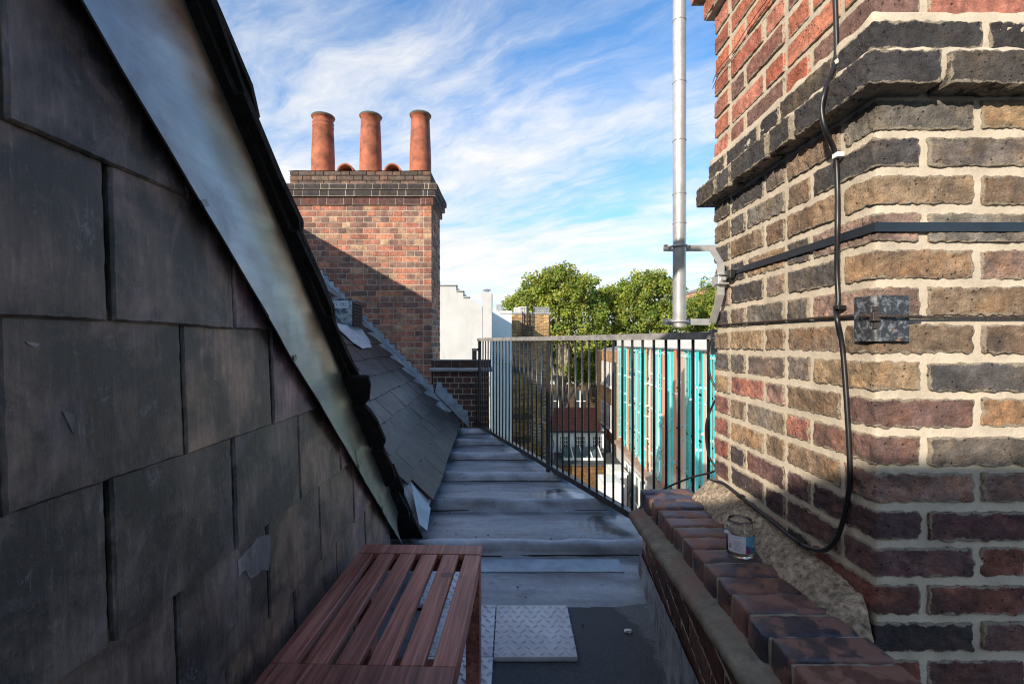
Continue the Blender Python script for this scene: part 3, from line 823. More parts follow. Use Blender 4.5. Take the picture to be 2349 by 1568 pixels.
# metal strip: concave cross-section running down the slope, in three lapped lengths
ms = MB(); nu, nv = 70, 14
for seg, (s0, s1) in enumerate(((-0.05, 0.36), (0.345, 0.68), (0.665, 1.0))):
    V = []
    for i in range(nu):
        s_ = s0 + (s1 - s0) * i / (nu - 1)
        yl = 0.32 + 1.97 * s_; yu = 0.54 + 1.70 * s_
        Lp = np.array([0, yl, zL(yl)]); Up = np.array([0, yu, zU(yu)])
        for j in range(nv):
            t = j / (nv - 1)
            q = Lp + (Up - Lp) * t
            q[0] = -0.545 + 0.019 * (1 - t) ** 1.7 - 0.006 * math.sin(t * math.pi) + 0.013 * t ** 3 - 0.0012 * seg
            V.append(q)
    V = np.array(V)
    V[:, 0] += 0.0022 * vnoise(V, 0.28, 61 + seg, 2) * np.linspace(1, 0.4, nv)[None, :].repeat(nu, 0).ravel()
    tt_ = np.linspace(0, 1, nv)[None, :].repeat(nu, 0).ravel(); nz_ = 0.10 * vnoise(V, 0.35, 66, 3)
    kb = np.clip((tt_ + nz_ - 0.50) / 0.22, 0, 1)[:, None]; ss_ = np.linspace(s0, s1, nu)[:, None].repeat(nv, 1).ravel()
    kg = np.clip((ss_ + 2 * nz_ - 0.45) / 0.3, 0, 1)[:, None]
    cc_ = (1 - kb) * np.array([[0.90, 0.93, 0.97]]) + kb * np.array([[0.62, 0.53, 0.46]])  # brick and sky reflections painted in: brown towards upper edge, bluish below
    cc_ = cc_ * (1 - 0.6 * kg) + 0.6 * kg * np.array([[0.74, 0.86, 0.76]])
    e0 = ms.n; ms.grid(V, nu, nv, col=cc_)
    Vb = V.reshape(nu, nv, 3)[:, 0]                                # folded lower edge
    W = np.concatenate([np.stack([Vb, Vb + np.array([-0.002, -0.001, -0.0015]), Vb + np.array([-0.005, 0, 0.001])], 1).reshape(-1, 3)])
    ms.grid(W, nu, 3, flip=True)
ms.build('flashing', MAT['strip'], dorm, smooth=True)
for yq in (0.80, 1.14, 1.62, 1.92):
    mb = MB()
    zq = zL(yq)
    mb.prism([(-0.5255, yq, zq - 0.003), (-0.5255, yq + 0.010, zq - 0.012), (-0.530, yq + 0.030, zq - 0.004), (-0.530, yq + 0.022, zq + 0.006)], (0.0015, 0, 0))
    mb.build('flashing_clip', MAT['strip'], dorm)
# dark verge: undercloak, filler and two layers of slates seen from below
mb = MB()
dirv = np.array([0, 1, -0.915]) / math.hypot(1, 0.915); up = np.array([0, 0.915, 1.0]) / math.hypot(1, 0.915)
sl = -0.62
Lfull = (2.42 - 0.77) * math.hypot(1, 0.915)
O0 = np.array([0, 0.77, zV(0.77)])
mb.prism([O0 + dirv * -0.75 + up * 0.002 + np.array([-0.514, 0, 0]), O0 + dirv * 2.1 + up * 0.002 + np.array([-0.514, 0, 0]), O0 + dirv * 2.1 + up * 0.036 + np.array([-0.514, 0, 0]), O0 + dirv * -0.75 + up * 0.036 + np.array([-0.514, 0, 0])], (-0.06, 0, 0))
mb.prism([O0 + dirv * -0.75 + up * -0.012 + np.array([-0.543, 0, 0]), O0 + dirv * 2.1 + up * -0.012 + np.array([-0.543, 0, 0]), O0 + dirv * 2.1 + up * 0.03 + np.array([-0.543, 0, 0]), O0 + dirv * -0.75 + up * 0.03 + np.array([-0.543, 0, 0])], (-0.06, 0, 0))
s_ = -0.75; k = 0
while s_ < 2.16:
    L = 0.29 + R_.uniform(-0.03, 0.03)
    for lay in range(2):
        hh = 0.004 + 0.018 * lay
        tip = R_.uniform(-0.006, 0.005)
        xe = -0.492 + (-0.010 if lay else -0.004) + tip * (0.6 if s_ < 0.75 else 3.0)
        if 1.05 < s_ + L < 1.24 and lay == 0: xe = -0.452
        LL = L * (1.22 if lay else 1.12)
        a0 = O0 + dirv * s_ + up * (hh - 0.002); a1 = O0 + dirv * (s_ + LL) + up * (hh + 0.018)
        poly = [a0 + np.array([xe, 0, 0]), a0 + (a1 - a0) * 0.5 + np.array([xe + R_.uniform(-.006, .006), 0, 0]), a0 + (a1 - a0) * 0.82 + np.array([xe + R_.uniform(-.005, .008), 0, 0]), a1 + np.array([xe - R_.uniform(0.0, 0.022), 0, 0]), a1 + np.array([-0.95, 0, 0]), a0 + np.array([-0.95, 0, 0])]
        mb.prism(poly, up * 0.012)
    s_ += L; k += 1
def vp(s_, x_, h_): return O0 + dirv * s_ + up * h_ + np.array([x_, 0, 0])
for piece, h_ in (([(.98, -.56), (.985, -.453), (1.03, -.455), (1.06, -.464), (1.10, -.474), (1.13, -.50), (1.15, -.56)], -.004), ([(1.125, -.56), (1.13, -.497), (1.16, -.485), (1.22, -.474), (1.36, -.470), (1.40, -.488), (1.40, -.56)], -.010), ([(1.43, -.56), (1.44, -.492), (1.54, -.482), (1.66, -.486), (1.70, -.5), (1.75, -.56)], -.010), ([(1.80, -.56), (1.81, -.50), (1.98, -.488), (2.08, -.496), (2.10, -.56)], -.006)):
    mb.prism([vp(a, b, h_) for a, b in piece], up * 0.013)
mb.build('verge_slates', MAT['verge'], dorm)
mb = MB()
mb.prism([O0 + dirv * -0.9 + up * 0.03, O0 + dirv * 2.05 + up * 0.03, O0 + dirv * 2.05 + up * 0.0, O0 + dirv * -0.9 + up * 0.0], (-2.0, 0, 0))
mb.V[-1][:, 0] -= 0.60
mb.build('roof', MAT['verge'], dorm)

# ------------------------------------------------------------------ slate roof beyond it
def ex(Y): return -0.53 - 0.044 * (Y - 3.0)
ZE = -1.062
WS = np.array([-0.695, 0, 0.719]); NS = np.array([0.719, 0, 0.695])
def RP(Y, s, h=0.0): return np.array([ex(Y), Y, ZE]) + WS * s + NS * h
sroof = empty('slate_roof', (-0.8, 4.5, -1.1), 'grey slate roof slope falling to the lead walkway, below the far chimney', 'roof')
mb = MB()
RS = [S(78, 69, 64), S(69, 62, 58), S(84, 73, 66), S(64, 60, 59), S(75, 65, 58), S(88, 79, 72)]
EXP = 0.205
for r in range(-1, 19):
    yy = 2.72 - (0.15 if r % 2 else 0)
    while yy < 6.24:
        Wd = 0.30; a, b = max(yy + 0.002, 2.66), min(yy + Wd - 0.002, 6.245)
        if r < 1 and a < 2.95: yy += Wd; continue
        yy += Wd
        if b - a < 0.03: continue
        s0 = r * EXP + 0.205 + R_.uniform(-0.006, 0.006); s1 = s0 + 0.34
        if r == -1: s0 += R_.uniform(-0.008, 0.012)
        h0 = 0.016 + R_.uniform(-0.002, 0.003); h1 = 0.001; sk = R_.uniform(-0.006, 0.006)
        q = [RP(a, s0, h0), RP(b, s0 + sk, h0 + R_.uniform(-.002, .002)), RP(b, s1, h1), RP(a, s1, h1)]
        f = R_.uniform(0.82, 1.15); c = R_.choice(RS)[:3]
        mb.prism(q, -NS * 0.0085, tuple(v * f for v in c))
mb.build('slates', MAT['slate_roof'], sroof)
mb = MB()
pl = [(-0.70, -1.25), (ex(4.5) - 0.02, -1.085), (-3.18, 1.75), (-5.8, -1.25)]
mb.prism([(x, -3.0, z) for x, z in [(-0.80, -1.25), (-0.80, -0.90), (-3.45, 1.84), (-6.5, -1.25)]], (0, 9.25, 0))
mb.prism([RP(2.6, 0.0, -0.012), RP(6.245, 0.0, -0.012), RP(6.245, 4.05, -0.012), RP(2.6, 4.05, -0.012)], -NS * 0.03)
mb.build('roof_deck', MAT['slate_roof'], sroof)
# lead piece at the near eave corner
mb = MB(); mb.prism([RP(3.08, 0.20, 0.022), RP(3.0, 0.0, 0.022), RP(2.70, -0.03, 0.02), RP(2.68, 0.03, 0.02)], -NS * 0.003)
mb.build('lead_corner', MAT['lead_plain'], sroof)
mb = MB(); mb.rbox((-0.57, 2.36, -1.15), (-0.515, 2.43, -1.115), (3, 3, 3), 0.01, 0.002, 0.03, 4)
mb.build('eave_block', MAT['white_paint'], sroof)
# stepped flashing on the chimney face
mb = MB()
def steps(x0, z0, n, run, rise, y, wdt, inv=False):
    top = []; x, z = x0, z0
    for i in range(n):
        top += [(x, z), (x - run * 0.93, z + 0.004)] if False else [(x, z), (x, z + rise)]
        x -= run; z += rise
        top += []
    pts = []
    x, z = x0, z0
    for i in range(n):
        pts.append((x + 0.014, z + rise * 0.97)); pts.append((x - run, z + rise))
        x -= run; z += rise
    lower = [(x - 0.02, z - 0.20), (x0 + 0.02, z0 - 0.16)]
    poly = [(x0 + 0.03, z0)] + pts + lower
    mb.prism([(a, y, b) for a, b in poly], (0, -0.006, 0))
def stair(x0, z0, n, run, rise, y, h0):
    pts = []
    for i in range(n):
        x, z = x0 - run * i, z0 + rise * i
        pts += [(x, z), (x - run + 0.012, z + 0.004)]
    poly = pts + [(x0 - run * n - 0.02, z0 + rise * n - h0 - 0.05), (x0 + 0.03, z0 - h0 - 0.08)]
    mb.prism([(a, y, b) for a, b in poly], (0, -0.006, 0))
q0 = P(917, 803, 6.243)
stair(q0[0] + 0.0726 * 6, q0[2] - 0.075 * 6, 26, 0.0726, 0.0750, 6.243, 0.20)
s2 = P(1072, 940, 6.240); stair(s2[0], s2[2], 6, 0.068, 0.0735, 6.238, 0.16)
mb.build('step_flashing', MAT['lead_plain'], sroof)
# louvred box vent
vb = P(805, 752, 5.15)
vent = MB(); bx0, bx1, bz0, bz1, by0, by1 = P(724, 700, 5.15)[0], P(807, 700, 5.15)[0], P(700, 752, 5.15)[2], P(700, 687, 5.15)[2], 5.15, 5.52
vent.box((bx0, by0, bz0), (bx1 - 0.012, by1, bz1)); vent.box((bx0 - 0.01, by0 - 0.008, bz1), (bx1, by1 + 0.01, bz1 + 0.010))
vent.box((bx1 - 0.03, by0 - 0.006, bz0), (bx1 + 0.002, by0 + 0.004, bz1)); 
m_, t_ = newmat('spangled_zinc')
vo = t_.new('ShaderNodeTexVoronoi', {'Vector': t_.pos, 'Scale': 30.0}).outputs['Color']; n_ = t_.noise(t_.pos, 12, 6, 0.7)
setb(t_, col=t_.mix(t_.ramp(n_, [(0.42, 0.0), (0.58, 1.0)]), (0.055, 0.085, 0.11, 1), (0.40, 0.48, 0.53, 1)), rough=0.35, metal=0.5)
vo_ = vent.build('vent_box', m_, sroof)
mb = MB()
mb.box((bx1 - 0.012, by0 + 0.02, bz0 + 0.01), (bx1 - 0.004, by1 - 0.01, bz1 - 0.01))
for i in range(8):
    zz_ = bz0 + 0.015 + (bz1 - bz0 - 0.02) * i / 8
    mb.prism([(bx1 - 0.004, by0 + 0.015, zz_ + 0.022), (bx1 + 0.018, by0 + 0.015, zz_), (bx1 + 0.018, by0 + 0.015, zz_ + 0.004), (bx1 - 0.004, by0 + 0.015, zz_ + 0.028)], (0, by1 - by0 - 0.03, 0))
mb.build('louvre', simple('brown_louvre', (0.022, 0.017, 0.015, 1), 0.5), vo_)
mb = MB(); ex0, ez0 = bx1 - 0.25, bz1 - 0.095
mb.box((ex0, by0 - 0.0035, ez0), (bx1 - 0.035, by0 - 0.0005, ez0 + 0.085), S(176, 192, 202)[:3])
for q in (0.055, 0.155):
    for rr, cc, dd in ((0.036, (0.10, 0.14, 0.17), .004), (0.028, (0.55, 0.6, 0.62), .005), (0.013, (0.05, 0.06, 0.07), .006)):
        mb.prism([(ex0 + q + rr * math.cos(a), by0 - dd, ez0 + 0.045 + 0.55 * rr * math.sin(a)) for a in np.linspace(0, 2 * math.pi, 17)[:-1]], (0, 0.001, 0), cc)
mb.build('sticker', simple('sticker', (1, 1, 1, 1), 0.5, use_attr=True), vo_)
mb = MB()
sv = lambda x, Y: None
def on_roof(px, py):
    # point of the slope seen at a pixel
    d = np.array([(px - CX) / F, 1.0, -(py - CY) / F])
    lo, hi = 2.0, 7.0
    for _ in range(40):
        mid = (lo + hi) / 2; q = d * mid
        h = np.dot(q - np.array([ex(mid), mid, ZE]), NS)
        if h > 0: lo = mid
        else: hi = mid
    return d * lo
ap = [on_roof(*q) for q in ((752, 742), (800, 752), (826, 760), (842, 782), (848, 800), (826, 803), (806, 790), (780, 766))]
mb.prism([q + NS * 0.03 for q in ap], -NS * 0.006)
mb.build('apron', simple('white_lead', (0.50, 0.50, 0.52, 1), 0.4, 0.2, 0.3, 14), vo_)

# ------------------------------------------------------------------ far chimney
ch = empty('chimney_stack', (-2.0, 6.6, -1.2), 'broad red brick chimney with three terracotta pots beyond the slate roof', 'chimney')
CX0, CX1, CY0, CY1 = -2.95, -1.056, 6.25, 6.98
CHC = [S(200, 128, 100), S(184, 116, 92), S(172, 108, 90), S(146, 100, 88), S(126, 98, 88), S(110, 96, 92), S(212, 140, 106), S(180, 146, 118), S(150, 120, 106), S(98, 90, 90), S(192, 122, 102), S(206, 176, 140)]
def brick_block(mb, x0, x1, y0, y1, z0, z1, pal, hgt=0.075, start=0, side=True):
    avg = np.mean([c[:3] for c in pal], 0) * 0.85
    n = max(1, round((z1 - z0) / hgt)); hgt = (z1 - z0) / n
    for k in range(n):
        zb, zt = z0 + k * hgt + 0.004, z0 + (k + 1) * hgt - 0.004
        rowd = R_.uniform(-0.004, 0.004)
        for axis in (0, 1):
            a, b = (x0, x1) if axis == 0 else (y0, y1)
            q = b; hdr = ((k + start) % 2 == 0) ^ (axis == 1); first = hdr
            if (k + start) % 2 and axis == 0 and R_.random() < 0.75: mode = 'h'
            else: mode = 'm'
            while q > a + 0.02:
                L = 0.1125 if (hdr or mode == 'h') else 0.225
                if first == 2: L = 0.0563; first = 0; hdr = True
                elif first: first = 2
                p0 = max(q - L, a)
                c = R_.choice(pal)[:3]; f = R_.uniform(0.8, 1.15); c = tuple((0.55 * v + 0.45 * q_) * f for v, q_ in zip(c, avg))
                e_ = R_.uniform(-0.003, 0.003)
                if axis == 0: mb.rbox((p0 + 0.004, y0 + e_, zb), (q - 0.004, y0 + 0.06, zt), (2, 1, 2), 0.004, col=c)
                elif side: mb.rbox((x1 - 0.06, a + (b - q) + 0.004, zb), (x1 + e_, a + (b - p0) - 0.004, zt), (1, 2, 2), 0.004, col=c)
                q = p0; hdr = not hdr
mb = MB(); brick_block(mb, CX0, CX1, CY0, CY1, -1.2, 1.80, CHC)
mb.build('brickwork', MAT['brick_far'], ch)
DK = [S(70, 64, 64), S(60, 56, 58), S(84, 72, 68), S(76, 70, 68)]
TOPC = [S(110, 96, 84), S(128, 100, 84), S(96, 84, 76), S(140, 108, 92), S(84, 78, 74)]
mb = MB()
brick_block(mb, CX0 - .03, CX1 + .03, CY0 - .03, CY1 + .03, 1.80, 1.90, [S(104, 72, 66), S(88, 66, 64), S(120, 76, 66)], 0.1)
brick_block(mb, CX0 - .065, CX1 + .065, CY0 - .065, CY1 + .065, 1.90, 1.985, DK, 0.085)
brick_block(mb, CX0 - .085, CX1 + .085, CY0 - .085, CY1 + .085, 1.985, 2.06, DK, 0.075)
brick_block(mb, CX0 + .02, CX1 - .015, CY0 - .0, CY1 + .0, 2.06, 2.255, TOPC, 0.065)
mb.build('cap', MAT['brick_far'], ch)
mb = MB()
mb.box((CX0 + .006, CY0 + .006, -1.2), (CX1 - .006, CY1, 1.80))
for g, za, zb_ in ((.03, 1.80, 1.90), (.065, 1.90, 1.985), (.085, 1.985, 2.06), (-.02, 2.06, 2.255)):
    mb.box((CX0 - g + .006, CY0 - g + .006, za), (CX1 + g - .006, CY1 + g, zb_))
mb.build('mortar', MAT['mortar_far'], ch)
mb = MB(); nxm, nym = 40, 14; V = []
for i in range(nxm):
    for j in range(nym):
        a, b = i / (nxm - 1), j / (nym - 1)
        h = min(1, min(a, 1 - a) * 9, min(b, 1 - b) * 2.6)
        V.append((CX0 + .01 + (CX1 - CX0 - .03) * a, CY0 - .01 + (CY1 - CY0 + .02) * b, 2.250 + 0.06 * h))
V = np.array(V); V[:, 2] += 0.006 * vnoise(V, 0.3, 33)
mb.grid(V, nxm, nym); mb.build('flaunching', mat_mortar('grey_cement', (0.42, 0.39, 0.33, 1), 0.4), ch, smooth=True)
for i, (px, rb, rt) in enumerate(((741, .157, .138), (850, .152, .134), (964, .150, .130))):
    X_ = P(px, 0, 6.62)[0]; top = [3.14, 3.15, 3.165][i]; mb = MB(); H_ = top - 2.29
    prof = [(rb, 0), (rb * 0.985, H_ * .3), ((rb + rt) / 2, H_ * .55), (rt, H_ * .80)]
    if i == 0: prof += [(rt + .005, H_ * .81), (rt + .005, H_ * .825), (rt, H_ * .835), (rt, H_ * .86), (rt + .005, H_ * .87), (rt + .004, H_ * .885), (rt - .002, H_ * .895)]
    prof += [(rt - .004, H_ * .955), (rt + .014, H_ * .962), (rt + .02, H_ * .985), (rt + .008, H_), (rt - .02, H_), (rt - .03, H_ * .9), (rt - .03, H_ * .6)]
    mb.lathe(prof, (X_, 6.62, 2.29), 32)
    po = mb.build('chimney_pot', MAT['terracotta'], ch, smooth=True)
    mb = MB(); mb.lathe([(rt + .016, H_ * .968), (rt + .0215, H_ * .985), (rt + .0095, H_ + .0015), (rt - .0215, H_ + .0015)], (X_, 6.62, 2.29), 32)
    mb.build('rim', simple('lichen_rim', (0.075, 0.085, 0.06, 1), 0.9, 0, 0.3, 20), po, smooth=True)
for px in (789, 897):
    X_ = P(px, 0, 6.42)[0] + 0.02; mb = MB()
    V = []
    for yy in (6.40, 6.86):
        for k in range(13):
            a = math.pi * k / 12
            V.append((X_ + 0.118 * math.cos(a), yy, 2.285 + 0.125 * math.sin(a)))
        for k in range(13):
            a = math.pi * (12 - k) / 12
            V.append((X_ + 0.098 * math.cos(a), yy, 2.285 + 0.105 * math.sin(a)))
    n = 26
    f = [(k, (k + 1) % n, n + (k + 1) % n, n + k) for k in range(n)]
    f += [(k, 25 - k, 24 - k, k + 1) for k in range(12)]
    mb.add(V, f); mb.add([(X_ - .1, 6.7, 2.28), (X_ + .1, 6.7, 2.28), (X_ + .1, 6.7, 2.38), (X_ - .1, 6.7, 2.38)], [(0, 1, 2, 3)])
    mb.build('half_round_tile', MAT['terracotta'], ch)

# low wall where the railing ends
lw = empty('brick_wall', (-0.66, 6.4, -1.2), 'short dark brick wall with a tile creasing course at the far end of the railing', 'wall')
mb = MB(); DW = [S(84, 62, 56), S(70, 58, 56), S(104, 66, 54), S(60, 54, 54), S(120, 80, 62), S(92, 70, 60)]
brick_block(mb, -1.04, -0.31, 6.25, 6.55, -1.2, -0.39, DW)
brick_block(mb, -1.06, -0.29, 6.235, 6.57, -0.335, -0.236, DW, 0.099)
mb.build('brickwork', MAT['brick_far'], lw)
mb = MB(); mb.box((-1.04, 6.256, -1.2), (-0.316, 6.55, -0.24)); mb.build('mortar', MAT['mortar_far'], lw)
mb = MB(); mb.rbox((-1.08, 6.20, -0.388), (-0.25, 6.6, -0.338), (30, 6, 2), 0.008, 0.004, 0.12, 3); mb.build('creasing_tiles', MAT['grey_metal'], lw, smooth=True)

# ------------------------------------------------------------------ railing
rl = empty('railing', (rail_x(4.1), 4.1, -1.15), 'black iron railing with upright bars and a flat grey handrail along the roof edge', 'railing')
def rp(Y, z): return np.array([rail_x(Y), Y, z])
rdir = rp(5, 0) - rp(4, 0); rdir /= np.linalg.norm(rdir); rn = np.array([rdir[1], -rdir[0], 0])
Y0r, Y1r = 2.30, 6.115
def obox(mb, a, b, hw, z0, z1):
    p = [a + rn * hw, b + rn * hw, b - rn * hw, a - rn * hw]
    mb.prism([(q[0], q[1], z0) for q in p], (0, 0, z1 - z0))
mb = MB(); obox(mb, rp(Y0r, 0), rp(4.10, 0), 0.024, 0.012, 0.049); obox(mb, rp(4.108, 0), rp(Y1r, 0), 0.024, 0.012, 0.049)
obox(mb, rp(Y1r + 0.004, 0), rp(6.36, 0), 0.022, -0.115, -0.085)
mb.build('handrail', MAT['rail_iron'], rl)
mb = MB(); obox(mb, rp(2.25, 0), rp(6.37, 0), 0.022, -1.085, -1.045); mb.build('bottom_rail', MAT['iron'], rl)
for Yp, hw, zt in ((4.10, 0.017, 0.012), (6.10, 0.018, 0.012), (6.345, 0.026, -0.085)):
    mb = MB(); obox(mb, rp(Yp - hw, 0), rp(Yp + hw, 0), hw * 0.7, -1.16, zt); mb.build('post', MAT['iron'], rl)
Yb = 2.327
while Yb < 6.33:
    if abs(Yb - 4.10) > 0.06 and abs(Yb - 6.10) > 0.05:
        zt = 0.014 if Yb < 6.1 else -0.11
        mb = MB(); q = rp(Yb, 0); b1 = R_.uniform(-.003, .003)
        mb.tube([(q[0], q[1], -1.05), (q[0] + b1, q[1], -0.5), (q[0], q[1], zt)], 0.0078, 10)
        mb.build('baluster', MAT['iron'], rl, smooth=True)
    Yb += 0.1003
mb = MB(); q = rp(2.29, 0); mb.box((q[0] - .02, q[1] - .02, -0.06), (q[0] + .03, q[1] + .01, 0.06)); mb.build('wall_plate', MAT['rail_iron'], rl)

# ------------------------------------------------------------------ bench
bn = empty('bench', (-0.31, 1.28, -1.15), 'low dark red slatted wooden bench against the slate wall', 'bench')
bn.rotation_euler = (0, 0, math.radians(-1.8))
ZB_ = -0.685
class Local(MB): pass
def bpart(name, boxes, rad=0.003, col=1.0):
    mb = MB()
    for lo, hi in boxes:
        # bench-local coordinates: x across, y along, z up from the floor
        mb.rbox((lo[0] - 0.31, lo[1] + 1.28, lo[2] - 1.15), (hi[0] - 0.31, hi[1] + 1.28, hi[2] - 1.15), (3, 3, 3), rad, col=(col, col, col))
    return mb.build(name, MAT['wood'], bn)
TOP = -ZB_ * -1 + 1.15   # 0.465
hwid = 0.20
bpart('end_board', [((-hwid, 0.262, TOP - 0.022), (hwid, 0.328, TOP))], col=0.95)
bpart('end_board', [((-hwid, -0.335, TOP - 0.022), (hwid, -0.270, TOP))], col=0.7)
for i in range(6):
    x0 = -hwid + i * 0.0697
    bpart('slat', [((x0, -0.268, TOP - 0.021), (x0 + 0.0515, 0.260, TOP - 0.001 - 0.0006 * (i % 2)))], col=[0.85, 1.0, 0.9, 1.1, 1.15, 1.05][i])
bpart('apron', [((hwid - 0.024, -0.30, TOP - 0.075), (hwid - 0.004, 0.30, TOP - 0.0225))], col=1.1)
bpart('apron', [((-hwid + 0.004, -0.30, TOP - 0.075), (-hwid + 0.024, 0.30, TOP - 0.0225))], col=0.8)
bpart('apron', [((-hwid + 0.03, 0.295, TOP - 0.075), (hwid - 0.03, 0.315, TOP - 0.0225))], col=0.8)
for sx in (-1, 1):
    for sy in (-1, 1):
        x0 = sx * (hwid - 0.0245); y0 = sy * 0.285
        bpart('leg', [((x0 - 0.0225, y0 - 0.0325, 0), (x0 + 0.0225, y0 + 0.0325, TOP - 0.0225))], col=0.8)
bpart('stretcher', [((-hwid + 0.05, -0.03, 0.26), (hwid - 0.05, 0.0, 0.30))], col=0.8)

# ------------------------------------------------------------------ floor tiles
def floor_tile(x0, y0, x1, y1, label):
    mb = MB(); zt = -1.128
    mb.rbox((x0, y0, -1.1475), (x1, y1, zt), (3, 3, 3), 0.003)
    n, m = 9, 10
    for i in range(n):
        for j in range(m):
            cx = x0 + (x1 - x0) * (i + 0.5 + (0.25 if j % 2 else -0.25)) / n; cy = y0 + (y1 - y0) * (j + 0.5) / m
            an = math.radians(48 if (i + j) % 2 else -42); ca, sa = math.cos(an), math.sin(an)
            V = []; la, lb = 0.0155, 0.0058
            for rr, hz in ((1.0, 0.0), (0.75, 0.0030), (0.3, 0.0042)):
                for k in range(10):
                    t = 2 * math.pi * k / 10; a = la * rr * math.copysign(abs(math.cos(t)) ** 1.25, math.cos(t)); b = lb * rr * math.sin(t)
                    V.append((cx + a * ca - b * sa, cy + a * sa + b * ca, zt + hz - 0.0002))
            f = []
            for q in range(2):
                for k in range(10): f.append((q * 10 + k, q * 10 + (k + 1) % 10, q * 10 + 10 + (k + 1) % 10, q * 10 + 10 + k))
            f.append(tuple(20 + k for k in range(10)))
            mb.add(V, f)
    o = mb.build('floor_tile', MAT['tile_plastic'], None, angle=40)
    return tag(o, label, 'floor tile', 'pale raised pattern floor tiles')
floor_tile(-0.066, 1.705, 0.236, 2.040, 'pale tread plate floor tile in the open, right of the bench')
floor_tile(-0.372, 1.708, -0.070, 2.043, 'pale tread plate floor tile half under the bench end, beside the open one')
floor_tile(-0.472, 2.047, -0.172, 2.345, 'pale tread plate floor tile on the lead, glimpsed through the far ends of the slats')
floor_tile(-0.370, 1.369, -0.068, 1.704, 'pale tread plate floor tile fully beneath the bench, seen through its slats')
mb = MB(); q = PZ(1438, 1448, -1.146)
for k in range(3): mb.rbox((q[0] - .012 + .006 * k, q[1] - .008, -1.147), (q[0] + .004 + .006 * k, q[1] + .008 - .003 * k, -1.138 + .002 * k), (3, 3, 3), 0.003, 0.002, 0.01, 400 + k)
tag(mb.build('paint_flake', MAT['white_paint'], None), 'small crumpled white scrap lying on the dark felt', 'scrap')

# specks of grit and leaf on the walkway
mb = MB(); rgd = random.Random(8)
for k in range(150):
    yy_ = rgd.uniform(1.25, 5.6); xx_ = ex(max(yy_, 2.7)) + 0.02 + rgd.random() ** 2.2 * 1.0
    if xx_ > rail_x(max(yy_, 2.4)) - 0.04 or xx_ > 0.52: continue
    zz0 = -1.1445 if yy_ < 2.03 else -1.1435
    sz_ = rgd.uniform(0.002, 0.0065); an = rgd.uniform(0, 6.28)
    pts = [(xx_ + sz_ * rgd.uniform(.6, 1.2) * math.cos(an + q * 1.257), yy_ + sz_ * rgd.uniform(.6, 1.2) * math.sin(an + q * 1.257), zz0) for q in range(5)]
    mb.prism(pts, (0, 0, 0.0025), rgd.choice([(0.03, 0.025, 0.02), (0.05, 0.04, 0.03), (0.5, 0.48, 0.45), (0.16, 0.10, 0.05)]))
gt = mb.build('grit', simple('grit', (1, 1, 1, 1), 0.9, use_attr=True), None); tag(gt, 'scattered specks of grit and leaf on the walkway', 'grit', kind='stuff')

# ------------------------------------------------------------------ things fixed to the brick stack
def cable(name, pts, r, label, mat=None, n=8, cat='cable'):
    mb = MB(); mb.tube(fillet(pts, 7), r, n)
    o = mb.build(name, mat or MAT['plastic_black'], None, smooth=True); return tag(o, label, cat)
xl = XS - 0.007
pts = [PX(1914, -25, xl), PX(1917, 60, xl), PX(1916, 140, 0.700), PX(1893, 205, 0.662), PX(1884, 250, 0.655), PX(1893, 300, 0.664), PX(1915, 352, 0.699), PX(1920, 430, xl), PX(1920, 520, 0.698), PX(1919, 620, xl), PX(1922, 690, xl), PX(1917, 712, 0.700), PX(1920, 735, 0.692), PX(1932, 800, xl), PX(1943, 950, xl), PX(1949, 1080, xl), PX(1944, 1140, xl), PX(1928, 1210, xl), PX(1908, 1248, 0.702), PX(1880, 1261, 0.698), PX(1832, 1243, 0.698), PX(1765, 1190, 0.700), PX(1700, 1140, 0.702), PX(1658, 1108, 0.703), PX(1640, 1104, 0.703), np.array([0.70, 1.70, -0.50]), np.array([0.72, 1.78, -0.60])]
cb = cable('cable', pts, 0.0053, 'thick black cable running down the brick stack and looping back along its foot')
for (px, py) in ((1917, 145), (1917, 357)):
    q = PX(px, py, 0.698); mb = MB(); mb.rbox(q - np.array([.004, .011, .006]), q + np.array([.012, .009, .006]), (3, 3, 3), 0.003)
    mb.build('cable_clip', MAT['white_paint'], cb)
for (px, py) in ((1921, 705), (1833, 1243), (1695, 1137)):
    q = PX(px, py, 0.697); mb = MB(); mb.rbox(q - np.array([.006, .009, .005]), q + np.array([.014, .008, .005]), (3, 3, 3), 0.003)
    mb.build('cable_tie', MAT['plastic_black'], cb)
cable('cable', [np.array([0.80, 1.72, 0.0]), P(1636, 775, 1.74), P(1624, 815, 1.76), P(1628, 860, 1.76), P(1642, 890, 1.74), P(1650, 905, 1.72), P(1636, 925, 1.74), P(1619, 975, 1.76), P(1624, 1040, 1.76), P(1644, 1075, 1.74)], 0.004, 'thin black cable hanging in loops behind the far edge of the brick stack')
cable('cable', [P(1645, 1074, 1.80), P(1630, 1083, 1.84), P(1580, 1096, 2.0), P(1520, 1122, 2.15), P(1480, 1150, 2.25), P(1450, 1185, 2.4)], 0.004, 'black cable trailing past the railing bars above the coping end')
for dz, lb in ((0.0, 'upper thin dark wire strung across the red bricks'), (14.0, 'lower thin dark wire strung across the red bricks')):
    cable('wire', [PX(1634, 190 + dz, 0.706), PX(1648, 158 + dz, 0.703), PX(1680, 118 + dz, 0.7045), PX(1715, 62 + dz, 0.703), PX(1765, -8 + dz, 0.704)], 0.0011, lb, None, 5, 'wire')

